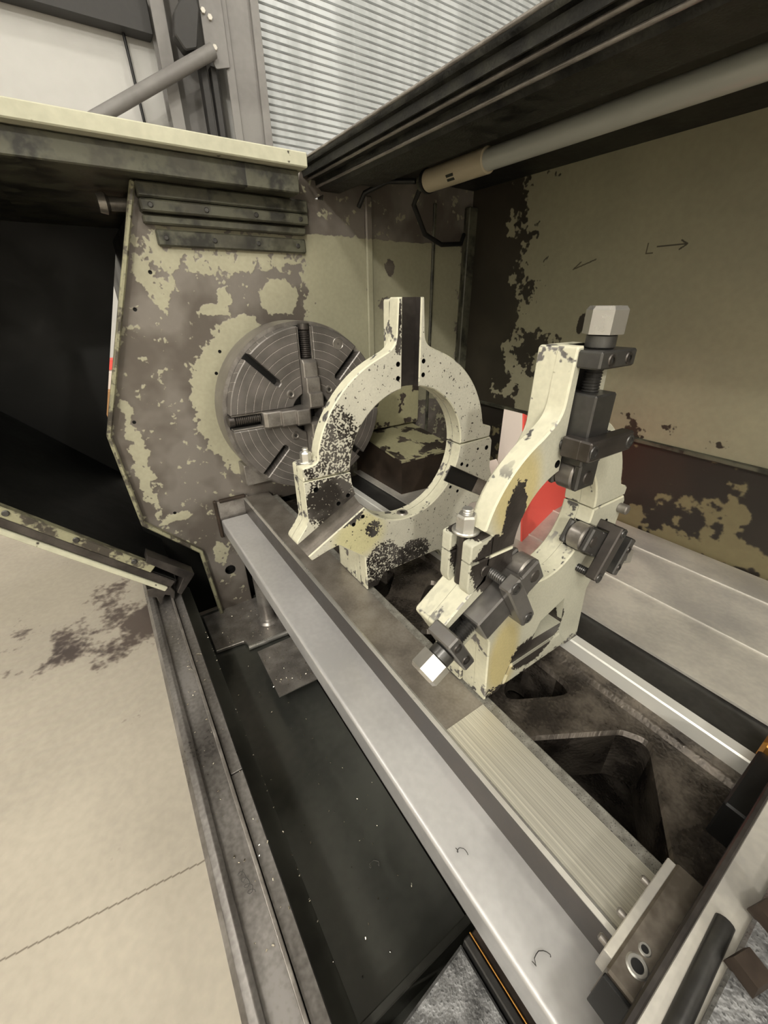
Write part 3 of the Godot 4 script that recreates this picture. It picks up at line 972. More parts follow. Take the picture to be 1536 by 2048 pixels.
func build_bed() -> void:
	var t := thing("lathe_bed", "long lathe bed with bright steel ways and open ribbed casting", "lathe bed", Vector3(0.4, 0.42, 0.0))
	var b := MB.new()
	b.ext(rounded([[0.242, 0.822, 0.004], [0.352, 0.822, 0.0], [0.352, 0.880, 0.0], [0.242, 0.880, 0.008]]), -1.535, 0.6, 0.0)
	part(t, "lower_slide", b, M["slide"], "wide pale polished slide along the front")
	b = MB.new()
	b.ext(P([[0.3445, 0.78], [0.448, 0.78], [0.448, 0.949], [0.3475, 0.949], [0.3445, 0.944]]), -1.545, 0.6, 0.0)
	part(t, "front_way", b, M["way"])
	b = MB.new()
	b.span(Vector3(0.3436, 0.870, -1.545), Vector3(0.3450, 0.9435, 0.6), 0.0)
	part(t, "way_side", b, M["steel_dark"], "dark side of the front way")
	b = MB.new()
	b.ext(P([[0.3436, 0.9435], [0.3525, 0.9435], [0.3525, 0.9503], [0.3490, 0.9503], [0.3436, 0.9455]]), -1.545, 0.6, 0.0)
	part(t, "way_edge", b, M["machined"], "bright edge of the front way")
	b = MB.new()
	b.ext(P([[0.3530, 0.9485], [0.447, 0.9485], [0.447, 0.9502], [0.3530, 0.9502]]), -0.33, 0.6, 0.0)
	part(t, "brushed_band", b, M["brushed"], "brushed bright band worn by the carriage")
	b = MB.new()
	b.ext(P([[0.448, 0.78], [0.4725, 0.78], [0.4725, 0.943], [0.469, 0.947], [0.448, 0.947]]), -1.50, 0.6, 0.0)
	part(t, "way_border", b, M["dotted_way"])
	b = MB.new()
	b.ext(P([[0.36, 0.2], [0.4725, 0.2], [0.4725, 0.78], [0.36, 0.82]]), -1.54, 0.6, 0.0)
	part(t, "front_side", b, M["steel_dark"])
	b = MB.new()
	b.ext(P([[0.738, 0.86], [0.763, 0.86], [0.763, 0.951], [0.741, 0.951], [0.738, 0.948]]), -1.50, 0.6, 0.0)
	part(t, "back_way_strip", b, M["strip"], "narrow bright strip of the back way")
	b = MB.new()
	b.ext(P([[0.763, 0.80], [0.86, 0.80], [0.86, 0.942], [0.763, 0.942]]), -1.50, 0.6, 0.0)
	part(t, "back_way", b, M["blackened"], "dark oiled top of the back way")
	b = MB.new()
	b.ext(rounded([[0.68, 0.3], [0.738, 0.3], [0.738, 0.915], [0.715, 0.915, 0.01], [0.68, 0.88, 0.02]]), -1.5, 0.6, 0.004)
	part(t, "back_casting", b, M["rough_cast"], "rough oily casting wall")
	# ribbed top of the casting: a thick plate with rounded openings that leaves slanting cross ribs
	var openings := []
	for q in [
		[[0.482, -0.262, 0.02], [0.658, -0.160, 0.03], [0.684, -0.118, 0.03], [0.526, -0.010, 0.02], [0.482, 0.018, 0.01]],
		[[0.520, 0.110, 0.03], [0.655, -0.005, 0.03], [0.668, 0.30, 0.03], [0.520, 0.30, 0.03]],
		[[0.668, -0.43, 0.03], [0.668, -0.250, 0.035], [0.515, -0.335, 0.02]],
		[[0.482, -0.62, 0.03], [0.482, -0.38, 0.03], [0.610, -0.50, 0.03]],
		[[0.668, -0.76, 0.03], [0.668, -0.55, 0.03], [0.530, -0.655, 0.03]],
		[[0.482, -0.98, 0.03], [0.482, -0.72, 0.03], [0.610, -0.85, 0.03]],
		[[0.668, -1.16, 0.03], [0.668, -0.90, 0.03], [0.530, -1.03, 0.03]]]:
		openings.append([rounded(q), 9.0])
	b = MB.new()
	b.ext(P([[0.465, 1.50], [0.737, 1.50], [0.737, -0.6], [0.465, -0.6]]), 0.76, 0.905, 0.0, Transform3D(Basis(Vector3(1, 0, 0), Vector3(0, 0, -1), Vector3(0, 1, 0)), Vector3.ZERO), openings.map(func(h): return [flip(h[0]), 9.0]), 0.0, null, 0.016)
	part(t, "ribbed_casting", b, M["rough_cast"], "oily ribbed casting between the ways")
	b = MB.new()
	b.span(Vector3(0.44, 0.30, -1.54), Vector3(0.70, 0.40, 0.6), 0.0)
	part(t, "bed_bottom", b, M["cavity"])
	b = MB.new()
	b.cyl(Vector3(0.54, 0.62, -1.5), Vector3(0.54, 0.62, 0.6), 0.045, 20)
	part(t, "shaft", b, M["oily"], "black shaft inside the bed")

func build_headstock_wall() -> void:
	var zf := -1.558
	var o := Vector3(0.4, 0.4, zf)
	var t := thing("headstock_guard", "worn flaking painted steel wall around the chuck, with cut left corners", "machine guard", o)
	place_tex(M["headstock_paint"], o, -0.1, 0.4, 1.7)
	var left := [[0.30, 0.437], [0.16, 0.437], [0.142, 0.767], [-0.019, 0.945], [-0.033, 1.274], [0.209, 1.945]]
	var outline := P(left + [[0.70, 1.975], [0.72, 2.045], [0.985, 2.045], [0.985, 0.90], [0.36, 0.90], [0.36, 0.955], [0.232, 0.955], [0.232, 0.80], [0.30, 0.80]])
	var b := MB.new()
	var holes := [[circle(Vector2(0.237, 0.629), 0.022), 0.03], [P([[0.765, 1.962], [0.800, 1.960], [0.800, 1.978]]), 9.0]]
	for q in [[0.136, 1.634], [0.202, 1.733], [0.047, 1.302], [0.09, 0.95], [0.36, 1.50], [0.335, 1.43]]:
		holes.append([circle(Vector2(q[0], q[1]), 0.006, 8), 0.01])
	b.ext(outline, zf - 0.05, zf, 0.002, Transform3D.IDENTITY, holes)
	var wp := part(t, "wall_plate", b, M["headstock_paint"])
	for h in holes:
		if h[1] < 1.0:
			b = MB.new()
			b.cup(h[0], zf - h[1], zf - 0.0003, Transform3D.IDENTITY)
			part(wp, "screw_hole", b, M["cavity"])
	# folded rim along the left outline
	for i in range(1, 5):
		var p := Vector3(left[i][0], left[i][1], zf + 0.012)
		var q := Vector3(left[i + 1][0], left[i + 1][1], zf + 0.012)
		var d := (q - p).normalized()
		b = MB.new()
		b.box((p + q) * 0.5, Vector3(0.014, p.distance_to(q) + 0.008, 0.03), 0.004, Basis(d.cross(Vector3(0, 0, 1)), d, Vector3(0, 0, 1)))
		part(t, "rim", b, M["edge_paint"])
	# recessed panel and posts at the back corner
	b = MB.new()
	b.span(Vector3(0.985, 0.86, zf - 0.05), Vector3(1.56, 2.06, zf - 0.012), 0.0)
	part(t, "recessed_panel", b, M["headstock_paint"])
	b = MB.new()
	b.span(Vector3(0.962, 0.94, zf - 0.02), Vector3(0.992, 1.99, zf + 0.012), 0.005)
	part(t, "upright_lip", b, M["headstock_paint"])
	b = MB.new()
	b.span(Vector3(1.30, 0.9, zf - 0.03), Vector3(1.315, 2.0, zf - 0.004), 0.003)
	part(t, "upright_lip", b, M["dirty_paint"])
	b = MB.new()
	b.span(Vector3(1.475, 0.9, zf - 0.03), Vector3(1.53, 2.0, zf + 0.02), 0.004)
	part(t, "corner_post", b, M["dirty_paint"])
	# seal bars under the door's roof
	for q in [[0.212, 0.72, 1.912, 1.948, 0.035, 0.0], [0.212, 0.715, 1.878, 1.908, 0.045, 4.0], [0.214, 0.71, 1.852, 1.874, 0.028, 0.0], [0.24, 0.71, 1.800, 1.842, 0.016, 4.0]]:
		b = MB.new()
		b.span(Vector3(q[0], q[2] + 0.0, zf - 0.002), Vector3(q[1], q[3], zf + q[4]), 0.004)
		var bar := part(t, "seal_bar", b, M["dirty_paint"])
		for k in int(q[5]):
			var bx := lerpf(q[0] + 0.025, q[1] - 0.03, k / 3.0)
			b = MB.new()
			b.cyl(Vector3(bx, (q[2] + q[3]) * 0.5, zf + q[4] - 0.002), Vector3(bx, (q[2] + q[3]) * 0.5, zf + q[4] + 0.004), 0.007, 12)
			part(bar, "screw", b, M["blackened"])
	# block under the chuck and the foot plate of the notch
	b = MB.new()
	b.ext(rounded([[0.353, 1.020, 0.004], [0.80, 1.020, 0.0], [0.80, 1.100, 0.0], [0.353, 1.100, 0.006]]), zf, zf + 0.075, 0.005)
	part(t, "base_block", b, M["steel"], "bare steel block under the chuck")
	b = MB.new()
	b.span(Vector3(0.25, 0.95, zf), Vector3(0.352, 0.962, zf + 0.02), 0.003)
	b.span(Vector3(0.228, 0.80, zf), Vector3(0.240, 0.962, zf + 0.02), 0.003)
	part(t, "notch_frame", b, M["brown_cast"])
	b = MB.new()
	b.span(Vector3(0.236, 0.80, zf - 0.03), Vector3(0.362, 0.955, zf + 0.012), 0.001)
	part(t, "notch_plate", b, M["steel"], "bare steel plate closing the notch")
	b = MB.new()
	b.span(Vector3(0.20, 0.10, -3.2), Vector3(1.5, 1.90, zf - 0.06), 0.0)
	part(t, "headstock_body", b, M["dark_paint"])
	b = MB.new()
	b.span(Vector3(-0.03, 0.30, -1.80), Vector3(0.30, 1.00, -1.78), 0.0)
	part(t, "back_cover", b, M["dark_paint"])
	# casting block behind the bed
	var at := Vector3(0.95, 0.9, -1.35)
	var h := thing("casting_block", "square cream casting block with a worn top beside the chuck", "casting", at)
	b = MB.new()
	b.solid8([Vector3(0.885, 0.88, -1.20), Vector3(1.17, 0.88, -1.20), Vector3(1.17, 0.88, -1.555), Vector3(0.885, 0.88, -1.555), Vector3(0.885, 1.088, -1.20), Vector3(1.17, 1.088, -1.20), Vector3(1.17, 1.13, -1.555), Vector3(0.885, 1.13, -1.555)])
	part(h, "body", b, M["brown_cast"])
	b = MB.new()
	b.solid8([Vector3(0.882, 1.086, -1.197), Vector3(1.172, 1.086, -1.197), Vector3(1.172, 1.129, -1.556), Vector3(0.882, 1.129, -1.556), Vector3(0.882, 1.094, -1.197), Vector3(1.172, 1.094, -1.197), Vector3(1.172, 1.137, -1.556), Vector3(0.882, 1.137, -1.556)])
	part(h, "top_plate", b, M["block_paint"], "cream top with bare patches")
	b = MB.new()
	b.ext(rounded([[0.79, 1.137, 0.0], [1.20, 1.137, 0.0], [1.20, 1.42, 0.0], [0.96, 1.42, 0.02], [0.79, 1.30, 0.02]]), -1.555, -1.50, 0.004)
	part(h, "back_plate", b, M["block_paint"])

func build_enclosure() -> void:
	var o := Vector3(1.52, 0.85, -0.5)
	var t := thing("enclosure_back", "olive painted back panel of the lathe enclosure with dark bare edges", "machine panel", o)
	place_tex(M["back_wall_paint"], o, -0.2, 0.85, 1.8, true)
	place_tex(M["lower_wall_paint"], o, -0.2, 0.85, 1.8, true)
	var b := MB.new()
	b.span(Vector3(1.52, 1.20, -1.60), Vector3(1.56, 2.10, 2.4), 0.0)
	part(t, "upper_panel", b, M["back_wall_paint"])
	b = MB.new()
	b.span(Vector3(1.53, 0.80, -1.60), Vector3(1.57, 1.205, 2.4), 0.0)
	part(t, "lower_band", b, M["lower_wall_paint"], "dark rusty lower band")
	b = MB.new()
	b.span(Vector3(1.510, 1.196, -1.55), Vector3(1.535, 1.212, 2.4), 0.003)
	part(t, "ledge", b, M["dirty_paint"])
	# sheet behind the bed
	b = MB.new()
	b.ext(P([[0.851, 0.952], [1.30, 0.930], [1.518, 0.884], [1.518, 0.878], [1.30, 0.924], [0.851, 0.946]]), -1.53, 0.6, 0.0)
	var chute := thing("chip_chute", "scuffed bare sheet steel sloping from the back way to the back panel", "sheet metal", Vector3(1.2, 0.9, -0.5))
	part(chute, "sheet", b, M["sheet"])
	for q in [[1.06, 0.9425], [1.30, 0.9305]]:
		b = MB.new()
		b.tube([Vector3(q[0], q[1], -1.52), Vector3(q[0], q[1], 0.6)], 0.0035, 8)
		part(chute, "fold", b, M["sheet"])
	# fixed roof with the door's upper track
	t = thing("upper_track", "dark greasy multi groove door track under the roof", "track", Vector3(0.8, 2.0, -0.4))
	b = MB.new()
	b.ext(P([[0.860, 2.07], [0.860, 1.985], [0.792, 1.985], [0.778, 1.998], [0.772, 1.999], [0.770, 2.012], [0.746, 2.014], [0.744, 2.024], [0.733, 2.024], [0.731, 2.016], [0.727, 2.016], [0.725, 2.034], [0.714, 2.036], [0.710, 2.042], [0.710, 2.052], [0.72, 2.056]]), -1.62, 2.4, 0.0)
	part(t, "grooved_rail", b, M["top_rail"])
	for q in [[0.7110, 2.050], [0.7315, 2.0225], [0.7450, 2.0125], [0.776, 1.996]]:
		b = MB.new()
		b.tube([Vector3(q[0], q[1], -1.61), Vector3(q[0], q[1], 2.4)], 0.0042, 10)
		part(t, "worn_edge", b, M["steel"], "bright worn edge")
	b = MB.new()
	b.span(Vector3(0.85, 2.06, -1.62), Vector3(1.56, 2.12, 2.4), 0.0)
	part(t, "roof_sheet", b, M["dark_paint"])
	b = MB.new()
	b.span(Vector3(0.862, 1.992, -1.45), Vector3(0.94, 2.03, 2.4), 0.004)
	part(t, "inner_flange", b, M["top_rail"])
	# tube lamp, switched off
	var lx := 1.05
	t = thing("tube_lamp", "long unlit tube lamp with a cream end cap under the roof", "lamp", Vector3(lx, 1.995, -1.0))
	b = MB.new()
	b.cyl(Vector3(lx, 1.995, -1.04), Vector3(lx, 1.995, 1.5), 0.0255, 28, 0.002)
	part(t, "glass_tube", b, M["tube_glass"])
	b = MB.new()
	b.lathe(Vector3(lx, 1.995, -1.30), Vector3(0, 0, 1), [Vector2(0, 0), Vector2(0, 0.026), Vector2(0.006, 0.031), Vector2(0.262, 0.031), Vector2(0.264, 0.027), Vector2(0.264, 0.0)], 28)
	part(t, "end_cap", b, M["cap_cream"])
	b = MB.new()
	b.lathe(Vector3(lx, 1.995, -1.335), Vector3(0, 0, 1), [Vector2(0, 0), Vector2(0, 0.022), Vector2(0.034, 0.024), Vector2(0.034, 0)], 20)
	part(t, "cable_gland", b, M["dirty_paint"])
	b = MB.new()
	b.lathe(Vector3(lx, 1.995, -1.306), Vector3(0, 0, 1), [Vector2(0, 0.0), Vector2(0, 0.034), Vector2(0.009, 0.034), Vector2(0.009, 0)], 24)
	part(t, "seal_ring", b, M["rubber"])
	for k in 2:
		b = MB.new()
		var u := Vector3(-0.80, -0.60, 0)
		var w := Vector3(-0.60, 0.80, 0)
		b.box(Vector3(lx, 1.995, -1.165) + u * 0.0305 + w * (0.006 - 0.011 * k), Vector3(0.002, 0.007, 0.03), 0.0, Basis(u, w, Vector3(0, 0, 1)))
		part(t, "label_bar", b, M["label_dark"], "dark bar of the printed label")
	b = MB.new()
	b.tube([Vector3(lx, 1.995, -1.33), Vector3(lx + 0.02, 1.95, -1.40), Vector3(lx + 0.09, 1.87, -1.42), Vector3(1.25, 1.845, -1.45), Vector3(1.40, 1.86, -1.50), Vector3(1.46, 1.90, -1.55)], 0.0085, 8)
	lone("lamp_cable", b, M["rubber"], Vector3(lx, 1.9, -1.4), "black cable sagging from the tube lamp to the corner", "cable")
	b = MB.new()
	b.tube([Vector3(lx - 0.02, 2.0, -1.34), Vector3(0.98, 2.01, -1.43), Vector3(0.93, 1.985, -1.50), Vector3(0.925, 1.95, -1.535)], 0.008, 8)
	lone("lamp_cable", b, M["rubber"], Vector3(0.95, 2.0, -1.45), "short black cable from the tube lamp along the roof track", "cable")
	# red and white bulkhead between the back way and the back panel
	t = thing("bulkhead", "white bulkhead with a bright red front face, behind the nearer steady rest", "partition", Vector3(1.2, 0.93, -0.8))
	var q := [Vector3(1.0, 0.925, -0.69), Vector3(1.52, 0.90, -0.86), Vector3(1.52, 0.90, -0.95), Vector3(1.0, 0.925, -0.83), Vector3(1.0, 1.352, -0.76), Vector3(1.50, 1.16, -0.90), Vector3(1.50, 1.16, -0.95), Vector3(1.0, 1.352, -0.83)]
	b = MB.new()
	b.solid8(q)
	part(t, "body", b, M["pink_white"])
	b = MB.new()
	var off := Vector3(0.02, 0, 0.006)
	b.solid8([q[0], q[1], q[1] + off, q[0] + Vector3(0, 0, 0.006), q[4], q[5], q[5] + off, q[4] + Vector3(0, 0, 0.006)])
	part(t, "red_face", b, M["red"], "bright red front face")
	b = MB.new()
	b.ext(P([[-0.80, 0.93], [-0.815, 1.17], [-0.832, 1.19], [-0.87, 1.12], [-0.92, 0.99], [-1.08, 0.955], [-1.08, 0.93]]), 0.90, 0.999, 0.003, Transform3D(Basis(Vector3(0, 0, 1), Vector3(0, 1, 0), Vector3(1, 0, 0)), Vector3.ZERO))
	part(t, "foot", b, M["pink_white"])

func build_door() -> void:
	var zd := -1.42
	var t := thing("sliding_door", "sliding lathe door pushed open, cream roof edge above and dark inside", "door", Vector3(-0.1, 0.7, -2.0))
	var b := MB.new()
	b.span(Vector3(-0.62, 2.008, -2.9), Vector3(0.682, 2.044, zd), 0.003)
	part(t, "roof_edge", b, M["door_paint"], "cream roof edge")
	b = MB.new()
	b.span(Vector3(-0.62, 1.950, -2.9), Vector3(0.665, 2.006, zd - 0.035), 0.003)
	part(t, "roof_beam", b, M["dirty_paint"], "dirty beam under the roof edge")
	b = MB.new()
	b.span(Vector3(-0.62, 1.20, -2.9), Vector3(-0.58, 2.01, zd), 0.002)
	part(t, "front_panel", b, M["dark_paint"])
	# slanted lower skirt: d runs down its slope
	var a := Vector3(-0.60, 1.395, 0)
	var e := Vector3(0.020, 0.745, 0)
	var d := (e - a).normalized()
	var nrm := Vector3(d.y, -d.x, 0) * -1.0
	b = MB.new()
	b.box(Vector3((a.x + e.x) * 0.5, (a.y + e.y) * 0.5, (zd - 2.9) * 0.5) - nrm * 0.0, Vector3(a.distance_to(e), 0.012, 1.46), 0.0, Basis(d, nrm, Vector3(0, 0, 1)))
	part(t, "skirt", b, M["dark_paint"])
	b = MB.new()
	b.box(Vector3((a.x + e.x) * 0.5 - 0.03, (a.y + e.y) * 0.5 + 0.03, zd - 0.01) + nrm * 0.018, Vector3(a.distance_to(e) - 0.10, 0.030, 0.03), 0.003, Basis(d, nrm, Vector3(0, 0, 1)))
	var edge := part(t, "skirt_edge", b, M["edge_paint"], "flaking end edge of the skirt")
	for k in 3:
		b = MB.new()
		var p := a.lerp(e, 0.42 + 0.2 * k) + nrm * 0.02 + Vector3(0, 0, zd + 0.004)
		b.cyl(p, p + Vector3(0, 0, 0.006), 0.009, 10)
		part(edge, "screw", b, M["blackened"])
	b = MB.new()
	b.box(Vector3((a.x + e.x) * 0.5, (a.y + e.y) * 0.5, zd - 0.02) - nrm * 0.010, Vector3(a.distance_to(e), 0.028, 0.05), 0.003, Basis(d, nrm, Vector3(0, 0, 1)))
	part(t, "skirt_flange", b, M["steel_dark"])
	b = MB.new()
	b.box(Vector3((a.x + e.x) * 0.5, (a.y + e.y) * 0.5, zd - 0.02) - nrm * 0.034, Vector3(a.distance_to(e) - 0.02, 0.018, 0.06), 0.003, Basis(d, nrm, Vector3(0, 0, 1)))
	part(t, "skirt_lip", b, M["door_paint"], "pale lower lip")
	b = MB.new()
	b.ext(rounded([[-0.045, 0.86], [-0.035, 0.885], [0.090, 0.755, 0.004], [0.028, 0.686, 0.003], [0.018, 0.700], [0.050, 0.752, 0.003]]), zd - 0.05, zd + 0.008, 0.003)
	part(t, "end_bracket", b, M["steel_dark"])
	b = MB.new()
	b.ext(P([[-0.070, 0.745], [0.0, 0.735], [0.012, 0.70], [0.004, 0.668], [-0.006, 0.668], [-0.006, 0.690], [-0.022, 0.700], [-0.030, 0.690], [-0.036, 0.668], [-0.046, 0.668], [-0.050, 0.700], [-0.075, 0.715]]), zd - 0.3, zd - 0.005, 0.002)
	part(t, "slide_shoe", b, M["steel_dark"])
	# far end panel cut to the headstock's outline
	b = MB.new()
	b.ext(P([[-0.60, 2.0], [-0.60, 1.10], [-0.02, 0.60], [-0.034, 1.148], [0.211, 1.889], [1.0, 1.889], [1.0, 2.0]]), -2.52, -2.50, 0.0)
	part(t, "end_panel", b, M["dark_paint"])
	b = MB.new()
	b.lathe(Vector3(0.125, 1.915, -1.70), Vector3(1, 0.02, 0.0), [Vector2(0, 0), Vector2(0, 0.024), Vector2(0.02, 0.028), Vector2(0.03, 0.018), Vector2(0.09, 0.018), Vector2(0.09, 0)], 18)
	part(t, "knob", b, M["steel"], "grey knob on the inside")

func build_tray() -> void:
	var t := thing("lower_track", "long grooved steel track for the sliding door along the front", "track", Vector3(-0.03, 0.0, -0.4))
	var b := MB.new()
	b.ext(P([[-0.084, 0.0], [0.030, 0.0], [0.030, 0.640], [-0.084, 0.640]]), -3.0, 1.2, 0.0)
	part(t, "base_wall", b, M["dark_paint"])
	b = MB.new()
	b.ext(rounded([[-0.088, 0.60], [-0.055, 0.60], [-0.055, 0.662, 0.004], [-0.064, 0.668, 0.004], [-0.078, 0.664, 0.004], [-0.088, 0.652, 0.006]]), -3.0, 1.2, 0.0)
	part(t, "outer_lip", b, M["rail"])
	b = MB.new()
	b.ext(P([[-0.056, 0.60], [-0.006, 0.60], [-0.006, 0.652], [-0.056, 0.650]]), -3.0, 1.2, 0.0)
	part(t, "channel", b, M["rail"])
	b = MB.new()
	b.ext(rounded([[-0.0075, 0.60], [0.0005, 0.60], [0.0005, 0.677, 0.002], [-0.0075, 0.677, 0.002]]), -3.0, 1.2, 0.0)
	part(t, "guide_ridge", b, M["steel"], "bright narrow guide ridge")
	for z in [[-3.0, -0.668], [-0.665, 1.2]]:
		b = MB.new()
		b.ext(P([[0.0025, 0.60], [0.030, 0.60], [0.030, 0.659], [0.028, 0.662], [0.0025, 0.662]]), z[0], z[1], 0.0015)
		part(t, "inner_strip", b, M["rail"])
	t = thing("chip_tray", "black oil wet chip tray between the door track and the bed", "tray", Vector3(0.2, 0.40, -0.8))
	b = MB.new()
	b.ext(P([[0.030, 0.38], [0.068, 0.38], [0.068, 0.582], [0.064, 0.586], [0.030, 0.606]]), -1.60, 1.0, 0.0)
	part(t, "side_step", b, M["tray_paint"])
	b = MB.new()
	b.ext(P([[0.060, 0.38], [0.355, 0.38], [0.355, 0.424], [0.060, 0.418]]), -1.60, 0.6, 0.0)
	part(t, "tray_floor", b, M["oily"])
	b = MB.new()
	b.span(Vector3(0.066, 0.38, -0.205), Vector3(0.355, 0.52, -0.19), 0.002)
	part(t, "cross_wall", b, M["tray_paint"])
	t = thing("base_plate", "grey steel plate with rounded front lip under the headstock wall", "plate", Vector3(0.2, 0.44, -1.4))
	b = MB.new()
	b.ext(rounded([[0.085, -1.56], [0.36, -1.56], [0.36, -1.27, 0.0], [0.20, -1.275, 0.0], [0.195, -1.315, 0.015], [0.085, -1.325]]), -0.44, -0.426, 0.002, Transform3D(Basis(Vector3(1, 0, 0), Vector3(0, 0, 1), Vector3(0, -1, 0)), Vector3.ZERO))
	part(t, "sheet", b, M["steel"])
	b = MB.new()
	b.tube([Vector3(0.197, 0.434, -1.275), Vector3(0.36, 0.434, -1.268)], 0.011, 12)
	part(t, "rolled_lip", b, M["machined"], "bright rolled front lip")
	b = MB.new()
	b.lathe(Vector3(0.315, 0.44, -1.385), Vector3.UP, [Vector2(0, 0), Vector2(0, 0.045), Vector2(0.008, 0.036), Vector2(0.02, 0.030), Vector2(0.37, 0.030), Vector2(0.37, 0)], 22)
	lone("round_post", b, M["steel"], Vector3(0.315, 0.44, -1.385), "short round steel post standing on the plate under the slide", "post")
	b = MB.new()
	b.solid8([Vector3(0.206, 0.500, -1.165), Vector3(0.375, 0.500, -1.165), Vector3(0.345, 0.500, -0.93), Vector3(0.203, 0.500, -0.935), Vector3(0.206, 0.504, -1.165), Vector3(0.375, 0.504, -1.165), Vector3(0.345, 0.504, -0.93), Vector3(0.203, 0.504, -0.935)])
	lone("deflector_plate", b, M["steel"], Vector3(0.28, 0.5, -1.05), "small bare sheet metal flap jutting from under the slide over the tray", "plate")

func build_chuck() -> void:
	var c := Vector2(0.583, 1.303)
	var zf := -1.33
	var t := thing("chuck", "round four jaw steel lathe chuck with turned rings", "chuck", Vector3(c.x, c.y, zf))
	var b := MB.new()
	b.lathe(Vector3(c.x, c.y, -1.50), Vector3(0, 0, 1), [Vector2(0, 0), Vector2(0, 0.285), Vector2(0.02, 0.292), Vector2(0.122, 0.292), Vector2(0.122, 0.0)], 72)
	part(t, "body", b, M["steel"])
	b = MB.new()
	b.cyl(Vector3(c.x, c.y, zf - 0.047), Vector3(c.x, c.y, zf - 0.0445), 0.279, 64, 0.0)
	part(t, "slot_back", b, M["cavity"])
	# face in sectors between the jaw slots, each cut by its own short slot
	for k in 4:
		var d0 := 90.0 * k
		var sec := [[c.x, c.y, 0]]
		sec = arc(c, 0.2795, d0 + 5.4, d0 + 84.6, 24)
		var f0 := Vector2(cos(deg_to_rad(d0)), sin(deg_to_rad(d0)))
		var f1 := Vector2(-f0.y, f0.x)
		var poly := PackedVector2Array()
		for q in sec:
			poly.append(Vector2(q[0], q[1]))
		for q in arc(c, 0.072, d0 + 68.0, d0 + 22.0, 8):
			poly.append(Vector2(q[0], q[1]))
		var u := (f0 + f1).normalized()
		var slot := PackedVector2Array()
		var w := Vector2(-u.y, u.x) * 0.0115
		slot.append(c + u * 0.30 - w)
		slot.append(c + u * 0.30 + w)
		slot.append(c + u * 0.155 + w)
		slot.append(c + u * 0.148 + w * 0.5)
		slot.append(c + u * 0.148 - w * 0.5)
		slot.append(c + u * 0.155 - w)
		for p in Geometry2D.clip_polygons(poly, slot):
			b = MB.new()
			b.ext(p, zf - 0.045, zf, 0.003)
			part(t, "face_sector", b, M["chuck_face"])
		if k != 3:
			b = MB.new()
			var bc := c + u * 0.101
			b.lathe(Vector3(bc.x, bc.y, zf), Vector3(0, 0, 1), [Vector2(0.004, 0.0), Vector2(0.004, 0.005), Vector2(0.006, 0.009), Vector2(0.006, 0.012), Vector2(0.0, 0.0145)], 18)
			part(t, "socket_bolt", b, M["steel"])
			b = MB.new()
			b.cyl(Vector3(bc.x, bc.y, zf), Vector3(bc.x, bc.y, zf + 0.0045), 0.0075, 6, 0.0)
			part(t, "bolt_recess", b, M["blackened"])
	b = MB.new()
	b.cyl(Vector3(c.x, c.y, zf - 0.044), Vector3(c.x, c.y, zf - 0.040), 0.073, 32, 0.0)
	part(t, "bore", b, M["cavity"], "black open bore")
	var hc := Vector2(0.702, 1.521)
	b = MB.new()
	b.lathe(Vector3(hc.x, hc.y, zf), Vector3(0, 0, 1), [Vector2(0.0004, 0.004), Vector2(0.0004, 0.017), Vector2(0.0016, 0.019), Vector2(0.0, 0.0205)], 20)
	part(t, "plug", b, M["steel"])
	for k in 4:
		var T := frame(c, 90.0 * k)
		var jaw := MB.new()
		var pr := rounded([[0.022, zf - 0.03], [0.178, zf - 0.03], [0.178, zf + 0.012, 0.002], [0.168, zf + 0.022, 0.002], [0.124, zf + 0.022, 0.002], [0.122, zf + 0.036, 0.003], [0.076, zf + 0.036, 0.002], [0.074, zf + 0.050, 0.003], [0.030, zf + 0.050, 0.004], [0.022, zf + 0.040, 0.003]])
		jaw.ext(pr, -0.026, 0.026, 0.004, Transform3D(Basis(T.basis.x, Vector3(0, 0, 1), -T.basis.y), T.origin))
		part(t, "jaw", jaw, M["steel"])
		var sc := MB.new()
		sc.thread(T * Vector3(0.180, -0.006, zf - 0.022), T * Vector3(0.268, -0.006, zf - 0.022), 0.0165, 0.006)
		sc.cyl(T * Vector3(0.266, -0.006, zf - 0.022), T * Vector3(0.286, -0.006, zf - 0.022), 0.019, 20)
		part(t, "jaw_screw", sc, M["steel_dark"])
		var sl := MB.new()
		for s in [-1.0, 1.0]:
			sl.box(T * Vector3(0.176, s * 0.0235, zf - 0.020), Vector3(0.20, 0.005, 0.03), 0.001, T.basis)
		part(t, "slot_side", sl, M["steel"])

